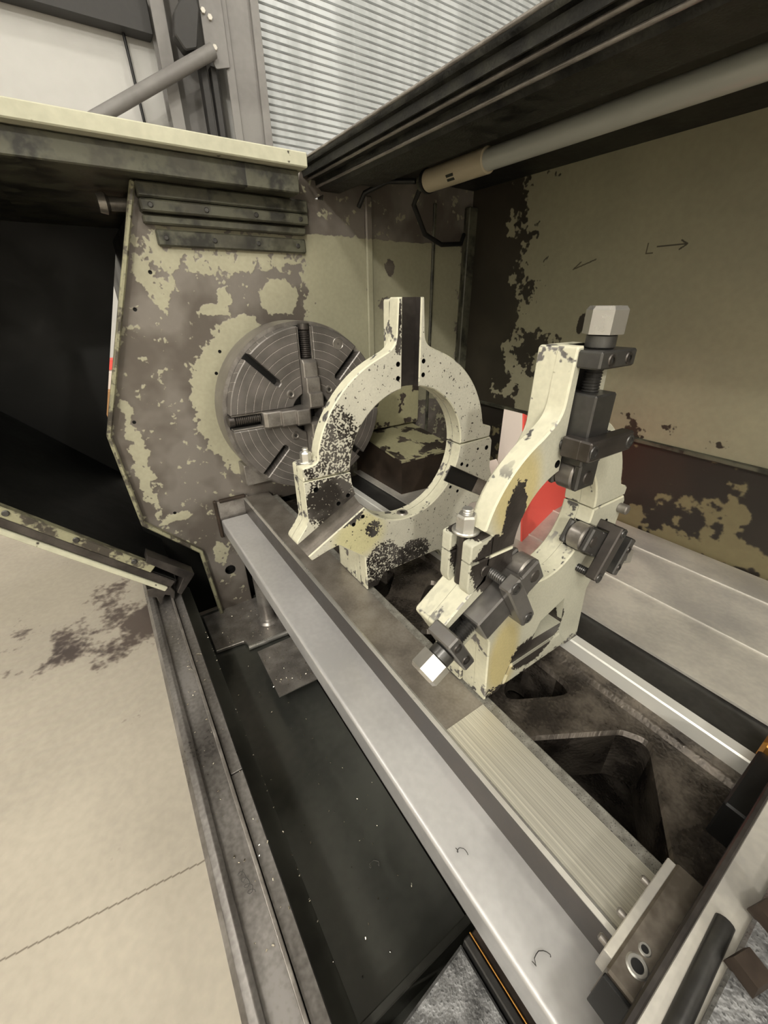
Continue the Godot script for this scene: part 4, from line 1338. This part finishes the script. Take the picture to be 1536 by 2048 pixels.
# a casting with radial slots in its front: a flange layer cut into pieces in front of a smaller body
func slotted(parent: Node3D, called: String, outline: PackedVector2Array, body: PackedVector2Array, z0: float, z1: float, flange: float, depth: float, slots: Array, holes: Array, m: Material, floor_m: Material, through := []) -> MeshInstance3D:
	var pieces: Array = [outline]
	for s in slots:
		var nx := []
		for p in pieces:
			for r in Geometry2D.clip_polygons(p, s):
				if not Geometry2D.is_polygon_clockwise(r):
					nx.append(r)
		pieces = nx
	var b := MB.new()
	var sd := MB.new()
	var found := []
	for p in pieces:
		var hs := []
		for h in holes:
			if Geometry2D.is_point_in_polygon(h[0], p):
				hs.append([circle(h[0], h[1]), depth - 0.004])
				found.append(h)
		for h in through:
			if Geometry2D.is_point_in_polygon(h[0], p):
				hs.append([h, 9.0])
		b.ext(p, z1 - depth, z1, 0.0025, Transform3D.IDENTITY, hs, 0.0, sd)
	var th := []
	for h in through:
		th.append([h, 9.0])
	b.ext(outline, z1 - flange, z1 - depth, 0.0, Transform3D.IDENTITY, th, 0.003, sd)
	b.ext(body, z0, z1 - flange, 0.0, Transform3D.IDENTITY, th, 0.003, sd)
	var o := part(parent, called, b, m)
	part(o, "rim", sd, M["rim_paint"])
	for h in found:
		var c := MB.new()
		c.cup(circle(h[0], h[1]), z1 - depth + 0.004, z1 - 0.0004, Transform3D.IDENTITY)
		part(o, "bolt_hole", c, M["cavity"])
	for s in slots:
		for p in Geometry2D.intersect_polygons(outline, s):
			var f := MB.new()
			f.ext(p, z1 - depth - 0.001, z1 - depth + 0.0015, 0.0)
			for k in [0, 2]:      # bare slot sides: a thin liner along each long side of the slot
				var a: Vector2 = s[k]
				var e: Vector2 = s[k + 1]
				var side: Vector2 = (s[3] - s[0]).normalized() * (0.0006 if k == 0 else -0.0006)
				for l in Geometry2D.intersect_polygons(outline, PackedVector2Array([a, e, e + side, a + side])):
					f.ext(l, z1 - depth, z1 - 0.003, 0.0)
			part(o, "slot_lining", f, floor_m)
	return o

func nut(parent: Node3D, at: Vector3, dir: Vector3, r: float, h: float, m: Material) -> void:
	var d := dir.normalized()
	var b := MB.new()
	b.cyl(at, at + d * h * 0.18, r * 1.35, 24)
	var w := part(parent, "washer", b, m)
	b = MB.new()
	b.hexhead(at + d * h * 0.18, at + d * h, r)
	part(parent, "hex_nut", b, m)
	b = MB.new()
	b.thread(at + d * h * 0.9, at + d * h * 1.3, r * 0.55, 0.004)
	part(parent, "stud", b, m)
	if w:
		pass

func build_large_steady() -> void:
	var c := Vector2(0.583, 1.305)
	var z1 := -0.757
	var z0 := -0.815
	var o := Vector3(0.6, 0.95, -0.82)
	var t := thing("steady_rest", "larger cream steady rest with an open ring and empty slots, nearer the chuck", "steady rest", o, "")
	place_tex(M["steady_large_paint"], o, 0.22, 0.92, 0.76)
	M["rim_paint"].uv1_offset = Vector3.ZERO
	var u90 := Vector2(0, 1)
	var u210 := Vector2(cos(deg_to_rad(208.5)), sin(deg_to_rad(208.5)))
	var u330 := Vector2(cos(deg_to_rad(330.5)), sin(deg_to_rad(330.5)))
	var s90 := rect(c - Vector2(0.003, 0), u90, 0.10, 0.40, 0.0245)
	var s210 := rect(c, u210, 0.10, 0.45, 0.0235)
	var s330 := rect(c, u330, 0.10, 0.45, 0.0235)
	var up := []
	up.append([0.866, 1.3075])
	up.append([0.868, 1.337, 0.008])
	up.append([0.836, 1.345, 0.008])
	up.append_array(arc(c, 0.254, 12.0, 68.0, 14))
	up.append([0.620, 1.563, 0.035])
	up.append([0.6135, 1.657, 0.004])
	up.append([0.5445, 1.657, 0.004])
	up.append([0.540, 1.563, 0.045])
	up.append_array(arc(c, 0.254, 111.0, 166.0, 14))
	up.append([0.336, 1.343, 0.014])
	up.append([0.298, 1.337, 0.006])
	up.append([0.298, 1.3075])
	up.append_array(arc(c, 0.170, 179.2, 0.8, 40))
	var bu := [[0.868, 1.3075], [0.862, 1.335, 0.01]]
	bu.append_array(arc(c, 0.225, 12.0, 70.0, 14))
	bu.append_array([[0.6135, 1.545, 0.02], [0.6135, 1.655, 0.008], [0.5445, 1.655, 0.008], [0.5445, 1.545, 0.02]])
	bu.append_array(arc(c, 0.225, 108.0, 164.0, 14))
	bu.append_array([[0.340, 1.343, 0.01], [0.298, 1.337, 0.006], [0.298, 1.3075]])
	bu.append_array(arc(c, 0.170, 179.2, 0.8, 40))
	var body_u := rounded(bu)
	slotted(t, "upper_casting", rounded(up), body_u, z0, z1, 0.034, 0.02, [s90], [[Vector2(0.5445, 1.527), 0.0055], [Vector2(0.5445, 1.497), 0.0055], [Vector2(0.616, 1.528), 0.0055], [Vector2(0.616, 1.498), 0.0055]], M["steady_large_paint"], M["steel_dark"])
	var lw := []
	lw.append([0.298, 1.3055])
	lw.append([0.2985, 1.205, 0.03])
	lw.append([0.2645, 1.163, 0.012])
	lw.append([0.298, 1.104, 0.004])
	lw.append([0.340, 1.116, 0.01])
	lw.append([0.371, 1.121, 0.01])
	lw.append([0.443, 1.058, 0.006])
	lw.append([0.447, 0.9515])
	lw.append([0.482, 0.9515])
	lw.append([0.505, 0.985, 0.012])
	lw.append([0.700, 0.990, 0.02])
	lw.append([0.720, 0.9515])
	lw.append([0.765, 0.9515])
	lw.append([0.765, 1.055, 0.02])
	lw.append([0.815, 1.113, 0.03])
	lw.append([0.871, 1.098, 0.004])
	lw.append([0.905, 1.155, 0.004])
	lw.append([0.880, 1.215, 0.03])
	lw.append([0.876, 1.295, 0.008])
	lw.append([0.868, 1.3055])
	lw.append_array(arc(c, 0.170, -0.8, -179.2, 40))
	slotted(t, "lower_casting", rounded(lw), rounded(lw), z0, z1, 0.034, 0.02, [s210, s330], [[Vector2(0.324, 1.283), 0.0065], [Vector2(0.403, 1.248), 0.0055], [Vector2(0.377, 1.234), 0.0055], [Vector2(0.441, 1.180), 0.0055], [Vector2(0.414, 1.166), 0.0055],
		[Vector2(0.823, 1.279), 0.004], [Vector2(0.858, 1.276), 0.007], [Vector2(0.765, 1.246), 0.0055], [Vector2(0.787, 1.237), 0.005], [Vector2(0.728, 1.186), 0.005], [Vector2(0.757, 1.166), 0.005]], M["steady_large_paint"], M["steel"])
	# dark wear in the right slot
	var b := MB.new()
	b.ext(rect(c, u330, 0.171, 0.30, 0.0228), z1 - 0.018, z1 - 0.0165, 0.0)
	part(t, "slot_pad", b, M["rubber"], "black pad in the right slot")
	# foot behind the face
	b = MB.new()
	b.ext(rounded([[0.447, 0.9515], [0.447, 1.056, 0.004], [0.60, 1.07, 0.0], [0.765, 1.05, 0.0], [0.765, 0.9515], [0.72, 0.9515], [0.70, 0.985, 0.015], [0.505, 0.985, 0.015], [0.482, 0.9515]]), -0.914, z0 + 0.001, 0.004)
	part(t, "foot", b, M["rim_paint"])
	# clamp bolts
	nut(t, Vector3(0.320, 1.338, -0.786), Vector3.UP, 0.0125, 0.026, M["machined"])
	b = MB.new()
	b.lathe(Vector3(0.583, 1.305 - 0.1705, -0.786), Vector3.UP, [Vector2(0.004, 0.008), Vector2(0.004, 0.014), Vector2(0.0, 0.017)], 18)
	part(t, "oil_hole_ring", b, M["steel"])
	b = MB.new()
	b.cyl(Vector3(0.583, 1.305 - 0.1705, -0.786), Vector3(0.583, 1.305 - 0.1680, -0.786), 0.008, 14, 0.0)
	part(t, "oil_hole", b, M["cavity"])

func jaw_set(t: Node3D, c: Vector2, deg: float, zs: float, du: float, long_neg: float, bar_m: Material, clamp_m: Material) -> void:
	var T := frame(c, deg)
	T.origin.z = zs
	var bs := T.basis
	var b := MB.new()
	# square bar with a forked inner end; z 0 is the face of the casting
	b.box(T * Vector3(0.1735 + du, 0, 0.004), Vector3(0.105, 0.052, 0.054), 0.0025, bs)
	b.box(T * Vector3(0.104 + du, 0, 0.0255), Vector3(0.046, 0.048, 0.011), 0.003, bs)
	b.box(T * Vector3(0.104 + du, 0, -0.016), Vector3(0.046, 0.048, 0.011), 0.003, bs)
	var bar := part(t, "jaw_bar", b, bar_m)
	b = MB.new()
	b.cyl(T * Vector3(0.100 + du, 0, -0.010), T * Vector3(0.100 + du, 0, 0.0195), 0.026, 28, 0.003)
	part(bar, "roller", b, M["steel"])
	b = MB.new()
	b.cyl(T * Vector3(0.100 + du, 0, 0.020), T * Vector3(0.100 + du, 0, 0.0325), 0.012, 20, 0.002)
	part(bar, "roller_pin", b, M["steel_dark"])
	# clamp across the bar
	b = MB.new()
	b.box(T * Vector3(0.153 + du, (0.046 - long_neg) * 0.5, 0.0405), Vector3(0.030, 0.046 + long_neg, 0.021), 0.0025, bs)
	b.box(T * Vector3(0.153 + du, 0.0375, 0.020), Vector3(0.030, 0.018, 0.03), 0.002, bs)
	var cl := part(t, "clamp_plate", b, clamp_m)
	for q in [0.036, 0.008 - long_neg]:
		b = MB.new()
		b.lathe(T * Vector3(0.153 + du, q, 0.051), bs.z, [Vector2(-0.002, 0.006), Vector2(0.0015, 0.006), Vector2(0.0015, 0.0095), Vector2(0.0, 0.0105)], 16)
		b.cyl(T * Vector3(0.153 + du, q, 0.050), T * Vector3(0.153 + du, q, 0.0512), 0.006, 12, 0.0)
		part(cl, "socket_screw", b, M["blackened"])
		b = MB.new()
		b.thread(T * Vector3(0.153 + du, q, -0.004), T * Vector3(0.153 + du, q, 0.030), 0.0085, 0.0036)
		part(cl, "stud", b, M["blackened"])
	# adjusting screw at the outer end
	b = MB.new()
	b.thread(T * Vector3(0.225 + du, 0, 0.004), T * Vector3(0.262 + du, 0, 0.004), 0.0125, 0.004)
	b.cyl(T * Vector3(0.284 + du, 0, 0.004), T * Vector3(0.302 + du, 0, 0.004), 0.0195, 26)
	var sc := part(t, "adjusting_screw", b, M["blackened"])
	b = MB.new()
	b.hexhead(T * Vector3(0.302 + du, 0, 0.004), T * Vector3(0.336 + du, 0, 0.004), 0.0262, 0.35)
	part(sc, "hex_head", b, M["machined"], "bright hexagon head")
	b = MB.new()
	b.box(T * Vector3(0.272 + du, -0.004, 0.008), Vector3(0.023, 0.086, 0.050), 0.0025, bs)
	var co := part(t, "collar", b, bar_m)
	for q in [-0.028, -0.004 + 0.018]:
		b = MB.new()
		b.lathe(T * Vector3(0.272 + du, q, 0.033), bs.z, [Vector2(0.0015, 0.004), Vector2(0.0015, 0.0075), Vector2(0.0, 0.0085)], 14)
		part(co, "socket_screw", b, M["steel_dark"])

func build_small_steady() -> void:
	var c := Vector2(0.578, 1.306)
	var z1 := -0.334
	var z0 := -0.398
	var o := Vector3(0.6, 0.95, -0.40)
	var t := thing("steady_rest", "smaller cream steady rest fitted with three roller jaws, nearest the carriage", "steady rest", o, "")
	place_tex(M["steady_small_paint"], o, 0.28, 0.92, 0.72)
	var slots := []
	for d in [90.0, 210.0, 330.0]:
		var u := Vector2(cos(deg_to_rad(d)), sin(deg_to_rad(d)))
		slots.append(rect(c, u, 0.07, 0.42, 0.0275))
	var up := []
	up.append([0.792, 1.3075])
	up.append([0.794, 1.326, 0.006])
	up.append([0.768, 1.336, 0.008])
	up.append_array(arc(c, 0.188, 14.0, 62.0, 12))
	up.append([0.625, 1.500, 0.04])
	up.append([0.621, 1.594, 0.005])
	up.append([0.535, 1.594, 0.005])
	up.append([0.531, 1.500, 0.05])
	up.append_array(arc(c, 0.188, 116.0, 165.0, 12))
	up.append([0.412, 1.345, 0.006])
	up.append([0.412, 1.3075])
	up.append_array(arc(c, 0.110, 179.2, 0.8, 30))
	var bu := [[0.793, 1.3075], [0.79, 1.33, 0.006]]
	bu.append_array(arc(c, 0.150, 14.0, 66.0, 12))
	bu.append_array([[0.621, 1.475, 0.03], [0.621, 1.592, 0.006], [0.535, 1.592, 0.006], [0.533, 1.475, 0.05]])
	bu.append_array(arc(c, 0.150, 116.0, 166.0, 12))
	bu.append_array([[0.418, 1.342, 0.006], [0.414, 1.3075]])
	bu.append_array(arc(c, 0.110, 179.2, 0.8, 30))
	slotted(t, "upper_casting", rounded(up), rounded(bu), z0, z1, 0.0305, 0.03, [slots[0]], [[Vector2(0.541, 1.427), 0.0065]], M["steady_small_paint"], M["blackened"])
	var lw := []
	lw.append([0.408, 1.3055])
	lw.append([0.404, 1.270, 0.02])
	lw.append([0.376, 1.247, 0.03])
	lw.append([0.3214, 1.2067, 0.008])
	lw.append([0.364, 1.133, 0.006])
	lw.append([0.418, 1.163, 0.01])
	lw.append([0.443, 1.112, 0.004])
	lw.append([0.455, 0.9515])
	lw.append([0.495, 0.9515])
	lw.append([0.510, 0.968, 0.01])
	lw.append([0.700, 0.966, 0.01])
	lw.append([0.712, 0.9515, 0.004])
	lw.append([0.760, 0.9515, 0.004])
	lw.append([0.752, 1.026, 0.01])
	lw.append([0.744, 1.100, 0.02])
	lw.append([0.770, 1.148, 0.02])
	lw.append([0.800, 1.205, 0.01])
	lw.append([0.789, 1.240, 0.02])
	lw.append([0.799, 1.295, 0.006])
	lw.append([0.793, 1.3055])
	lw.append_array(arc(c, 0.110, -0.8, -179.2, 30))
	slotted(t, "lower_casting", rounded(lw), rounded(lw), z0, z1, 0.0305, 0.03, [slots[1], slots[2]], [[Vector2(0.47, 1.262), 0.007], [Vector2(0.745, 1.262), 0.0065]], M["steady_small_paint"], M["blackened"], [P([[0.575, 1.045], [0.672, 1.040], [0.662, 1.110], [0.592, 1.085]])])
	# the hinge ear: two prongs above and two below the parting line, bolt between
	for q in [[z1 - 0.020, z1], [z0, z0 + 0.020]]:
		var b := MB.new()
		b.ext(rounded([[0.372, 1.3078], [0.418, 1.3078], [0.418, 1.344, 0.0], [0.372, 1.339, 0.006]]), q[0], q[1], 0.002)
		part(t, "ear", b, M["steady_small_paint"])
		b = MB.new()
		b.ext(rounded([[0.372, 1.3052], [0.415, 1.3052], [0.412, 1.262], [0.378, 1.245, 0.01], [0.372, 1.262, 0.0]]), q[0], q[1], 0.002)
		part(t, "ear", b, M["steady_small_paint"])
	var b := MB.new()
	b.cyl(Vector3(0.388, 1.25, -0.366), Vector3(0.388, 1.345, -0.366), 0.0095, 16)
	part(t, "hinge_bolt", b, M["steel_dark"])
	nut(t, Vector3(0.390, 1.3435, -0.366), Vector3.UP, 0.0155, 0.030, M["machined"])
	b = MB.new()
	b.cyl(Vector3(0.405, 1.284, z1 - 0.001), Vector3(0.405, 1.284, z1 + 0.003), 0.0095, 18)
	part(t, "pin_end", b, M["steel_dark"])
	b = MB.new()
	b.cyl(Vector3(0.783, 1.283, z1 - 0.001), Vector3(0.783, 1.283, z1 + 0.018), 0.010, 18)
	part(t, "locating_pin", b, M["steel"])
	# thick foot and lower beam
	b = MB.new()
	b.ext(rounded([[0.449, 0.9515], [0.443, 1.108, 0.004], [0.475, 1.12, 0.0], [0.515, 1.05, 0.01], [0.500, 0.9515]]), -0.475, z0 + 0.001, 0.004)
	part(t, "front_foot", b, M["rim_paint"])
	b = MB.new()
	b.ext(rounded([[0.50, 0.966], [0.515, 1.012, 0.01], [0.675, 1.012, 0.01], [0.70, 0.966]]), -0.475, z1 + 0.004, 0.003)
	part(t, "foot_beam", b, M["steady_small_paint"])
	b = MB.new()
	b.ext(rounded([[0.705, 0.9515], [0.70, 1.01, 0.01], [0.752, 1.03, 0.004], [0.764, 0.9515]]), -0.475, z0 + 0.001, 0.004)
	part(t, "back_foot", b, M["rim_paint"])
	jaw_set(t, c, 90.0, z1, 0.0, 0.066, M["blackened"], M["steel_dark"])
	jaw_set(t, c, 210.0, z1, 0.0, 0.062, M["jaw_steel"], M["jaw_steel"])
	jaw_set(t, c, 330.0, z1 - 0.006, 0.0, 0.066, M["blackened"], M["steel_dark"])

func build_carriage() -> void:
	var t := thing("carriage", "greasy lathe carriage at the near end with wiper block and bolts", "carriage", Vector3(0.4, 0.95, 0.05))
	var b := MB.new()
	b.span(Vector3(0.286, 0.915, 0.000), Vector3(0.455, 1.000, 0.20), 0.003)
	part(t, "wiper_block", b, M["brown_way"], "brown scuffed wiper block")
	b = MB.new()
	b.span(Vector3(0.281, 0.912, 0.001), Vector3(0.2865, 0.992, 0.20), 0.001)
	part(t, "side_plate", b, M["rubber"], "black side plate")
	b = MB.new()
	b.span(Vector3(0.300, 0.952, -0.010), Vector3(0.452, 0.996, 0.001), 0.001)
	part(t, "wiper", b, M["sheet"], "thin grey wiper plate")
	for x in [0.312, 0.352, 0.408]:
		b = MB.new()
		b.cyl(Vector3(x, 0.985, -0.020), Vector3(x, 0.985, -0.008), 0.0045, 12)
		part(t, "wiper_screw", b, M["steel"])
	for q in [[0.316, 0.0185, 0.0115], [0.336, 0.0165, 0.0068]]:
		b = MB.new()
		b.lathe(Vector3(q[0], 1.0, q[1]), Vector3.UP, [Vector2(0.0004, q[2] * 0.55), Vector2(0.0012, q[2] * 0.6), Vector2(0.0012, q[2] * 0.85), Vector2(0.0, q[2])], 24)
		var r := part(t, "oil_nipple", b, M["machined"])
		b = MB.new()
		b.cyl(Vector3(q[0], 0.999, q[1]), Vector3(q[0], 1.0006, q[1]), q[2] * 0.55, 20, 0.0)
		part(r, "recess", b, M["cavity"])
	# cross slide
	b = MB.new()
	b.span(Vector3(0.20, 0.94, 0.036), Vector3(0.70, 1.018, 0.20), 0.002)
	part(t, "cross_slide", b, M["sheet"])
	b = MB.new()
	b.span(Vector3(0.18, 1.0, 0.029), Vector3(0.66, 1.022, 0.037), 0.002)
	part(t, "edge_strip", b, M["steel_dark"], "dark greasy edge strip")
	b = MB.new()
	b.tube([Vector3(0.25, 1.016, 0.062), Vector3(0.425, 1.016, 0.056)], 0.010, 14)
	part(t, "oil_pipe", b, M["blackened"])
	b = MB.new()
	b.span(Vector3(0.15, 1.0, 0.072), Vector3(0.60, 1.028, 0.30), 0.003)
	part(t, "tool_plate", b, M["bright_cast"])
	for q in [[0.392, 0.084], [0.462, 0.082]]:
		b = MB.new()
		b.lathe(Vector3(q[0], 1.026, q[1]), Vector3.UP, [Vector2(0, 0), Vector2(0, 0.020), Vector2(0.004, 0.020), Vector2(0.018, 0.0165), Vector2(0.018, 0)], 4, 0.5)
		part(t, "square_bolt", b, M["brown_cast"])
	b = MB.new()
	b.span(Vector3(0.60, 0.90, 0.004), Vector3(0.742, 0.985, 0.06), 0.003)
	part(t, "black_block", b, M["rubber"])
	b = MB.new()
	b.cyl(Vector3(0.635, 1.0, 0.045), Vector3(0.70, 1.0, 0.07), 0.016, 22)
	part(t, "round_rod", b, M["steel"])
	b = MB.new()
	b.span(Vector3(0.745, 0.958, 0.003), Vector3(0.80, 1.0, 0.04), 0.006)
	part(t, "brass_wiper", b, M["brass"], "brass piece over the back way")
	# apron below the front slide
	t = thing("apron", "pitted bright cast apron below the slide at the bottom of the picture", "casting", Vector3(0.18, 0.7, 0.0))
	b = MB.new()
	b.ext(P([[0.095, -0.135], [0.245, -0.150], [0.245, 0.4], [0.095, 0.4]]), -0.70, -0.60, 0.004, Transform3D(Basis(Vector3(1, 0, 0), Vector3(0, 0, 1), Vector3(0, -1, 0)), Vector3.ZERO))
	part(t, "casting", b, M["bright_cast"])
	b = MB.new()
	b.span(Vector3(0.249, 0.64, -0.150), Vector3(0.262, 0.71, 0.4), 0.002)
	part(t, "edge", b, M["blackened"])
	b = MB.new()
	b.tube([Vector3(0.264, 0.711, -0.150), Vector3(0.264, 0.711, 0.3)], 0.0015, 6)
	part(t, "brass_edge", b, M["brass"], "thin brass edge")
	b = MB.new()
	b.span(Vector3(0.265, 0.62, -0.150), Vector3(0.30, 0.70, 0.4), 0.002)
	part(t, "gib", b, M["brown_cast"])

func curl(at: Vector3, r: float, turns: float, drift: Vector3, sd: int) -> Array:
	var rng := RandomNumberGenerator.new()
	rng.seed = sd
	var pts := []
	var k := int(turns * 10)
	for i in k + 1:
		var a := TAU * i / 10.0
		pts.append(at + Vector3(cos(a) * r, 0.002 + absf(sin(a * 0.5)) * r * 0.5, sin(a) * r) + drift * (float(i) / k) + Vector3(rng.randf_range(-1, 1), 0, rng.randf_range(-1, 1)) * r * 0.2)
	return pts

func build_small_things() -> void:
	var spots := [
		[Vector3(-0.035, 0.656, -0.475), 0.006, 4.0, Vector3(0.012, 0, 0.05), "dark curly swarf string lying in the lower track", "blackened"],
		[Vector3(0.258, 0.882, -0.058), 0.005, 1.3, Vector3(0.03, 0, 0.008), "thin dark swarf curl on the pale slide beside the carriage", "blackened"],
		[Vector3(0.262, 0.882, -0.205), 0.004, 1.2, Vector3(0.012, 0, 0.014), "short dark swarf curl on the outer edge of the pale slide", "blackened"],
		[Vector3(0.012, 0.664, -1.10), 0.004, 2.0, Vector3(0.012, 0, 0.012), "bright swarf curl on the inner strip of the lower track", "swarf"],
		[Vector3(-0.018, 0.654, -1.08), 0.004, 2.0, Vector3(0.004, 0, 0.03), "bright swarf string in the channel of the lower track", "swarf"],
		[Vector3(0.22, 0.425, -0.42), 0.006, 1.5, Vector3(0.03, 0, 0.012), "fine swarf strands on the black tray floor", "steel"],
	]
	for s in spots:
		var b := MB.new()
		b.tube(curl(s[0], s[1], s[2], s[3], hash(s[4])), 0.00055, 5)
		lone("swarf_curl", b, M[s[5]], s[0], s[4], "swarf")
	# chips too many to count
	var rng := RandomNumberGenerator.new()
	rng.seed = 5
	var ch := MB.new()
	ch.box(Vector3.ZERO, Vector3(0.004, 0.0012, 0.0022), 0.0003)
	var mm := MultiMesh.new()
	mm.transform_format = MultiMesh.TRANSFORM_3D
	mm.mesh = ch.mesh(Vector3.ZERO)
	mm.instance_count = 330
	for i in mm.instance_count:
		var p: Vector3
		var k := i % 11
		if k < 3:
			p = Vector3(rng.randf_range(0.10, 0.34), 0.4415, rng.randf_range(-1.52, -1.30))
		elif k < 5:
			p = Vector3(rng.randf_range(-0.05, 0.028), 0.664, rng.randf_range(-1.40, -0.3))
			if p.x < 0.002:
				p = Vector3(rng.randf_range(-0.053, -0.010), 0.6525, p.z)
		elif k < 6:
			p = Vector3(0.066, 0.586, rng.randf_range(-1.35, -0.25))
		elif k < 8:
			p = Vector3(rng.randf_range(0.09, 0.34), 0.4235, rng.randf_range(-1.2, -0.25))
		elif k < 10:
			p = Vector3(rng.randf_range(0.21, 0.35), 0.5055, rng.randf_range(-1.15, -0.95))
		else:
			p = Vector3(rng.randf_range(0.95, 1.45), 0.0, rng.randf_range(-0.6, 0.1))
			p.y = lerpf(0.946, 0.926, (p.x - 0.851) / 0.449) + 0.001 if p.x < 1.3 else lerpf(0.926, 0.88, (p.x - 1.3) / 0.235) + 0.001
		var bs := Basis.from_euler(Vector3(rng.randf_range(-0.5, 0.5), rng.randf() * TAU, rng.randf_range(-0.5, 0.5))).scaled(Vector3.ONE * rng.randf_range(0.5, 1.3))
		mm.set_instance_transform(i, Transform3D(bs, p))
	var mi := MultiMeshInstance3D.new()
	mi.name = "metal_chips"
	mi.multimesh = mm
	mi.material_override = M["swarf"]
	add_child(mi)
	tag(mi, "tiny bright metal chips scattered over the track, tray and sheet steel", "swarf", "", "stuff")
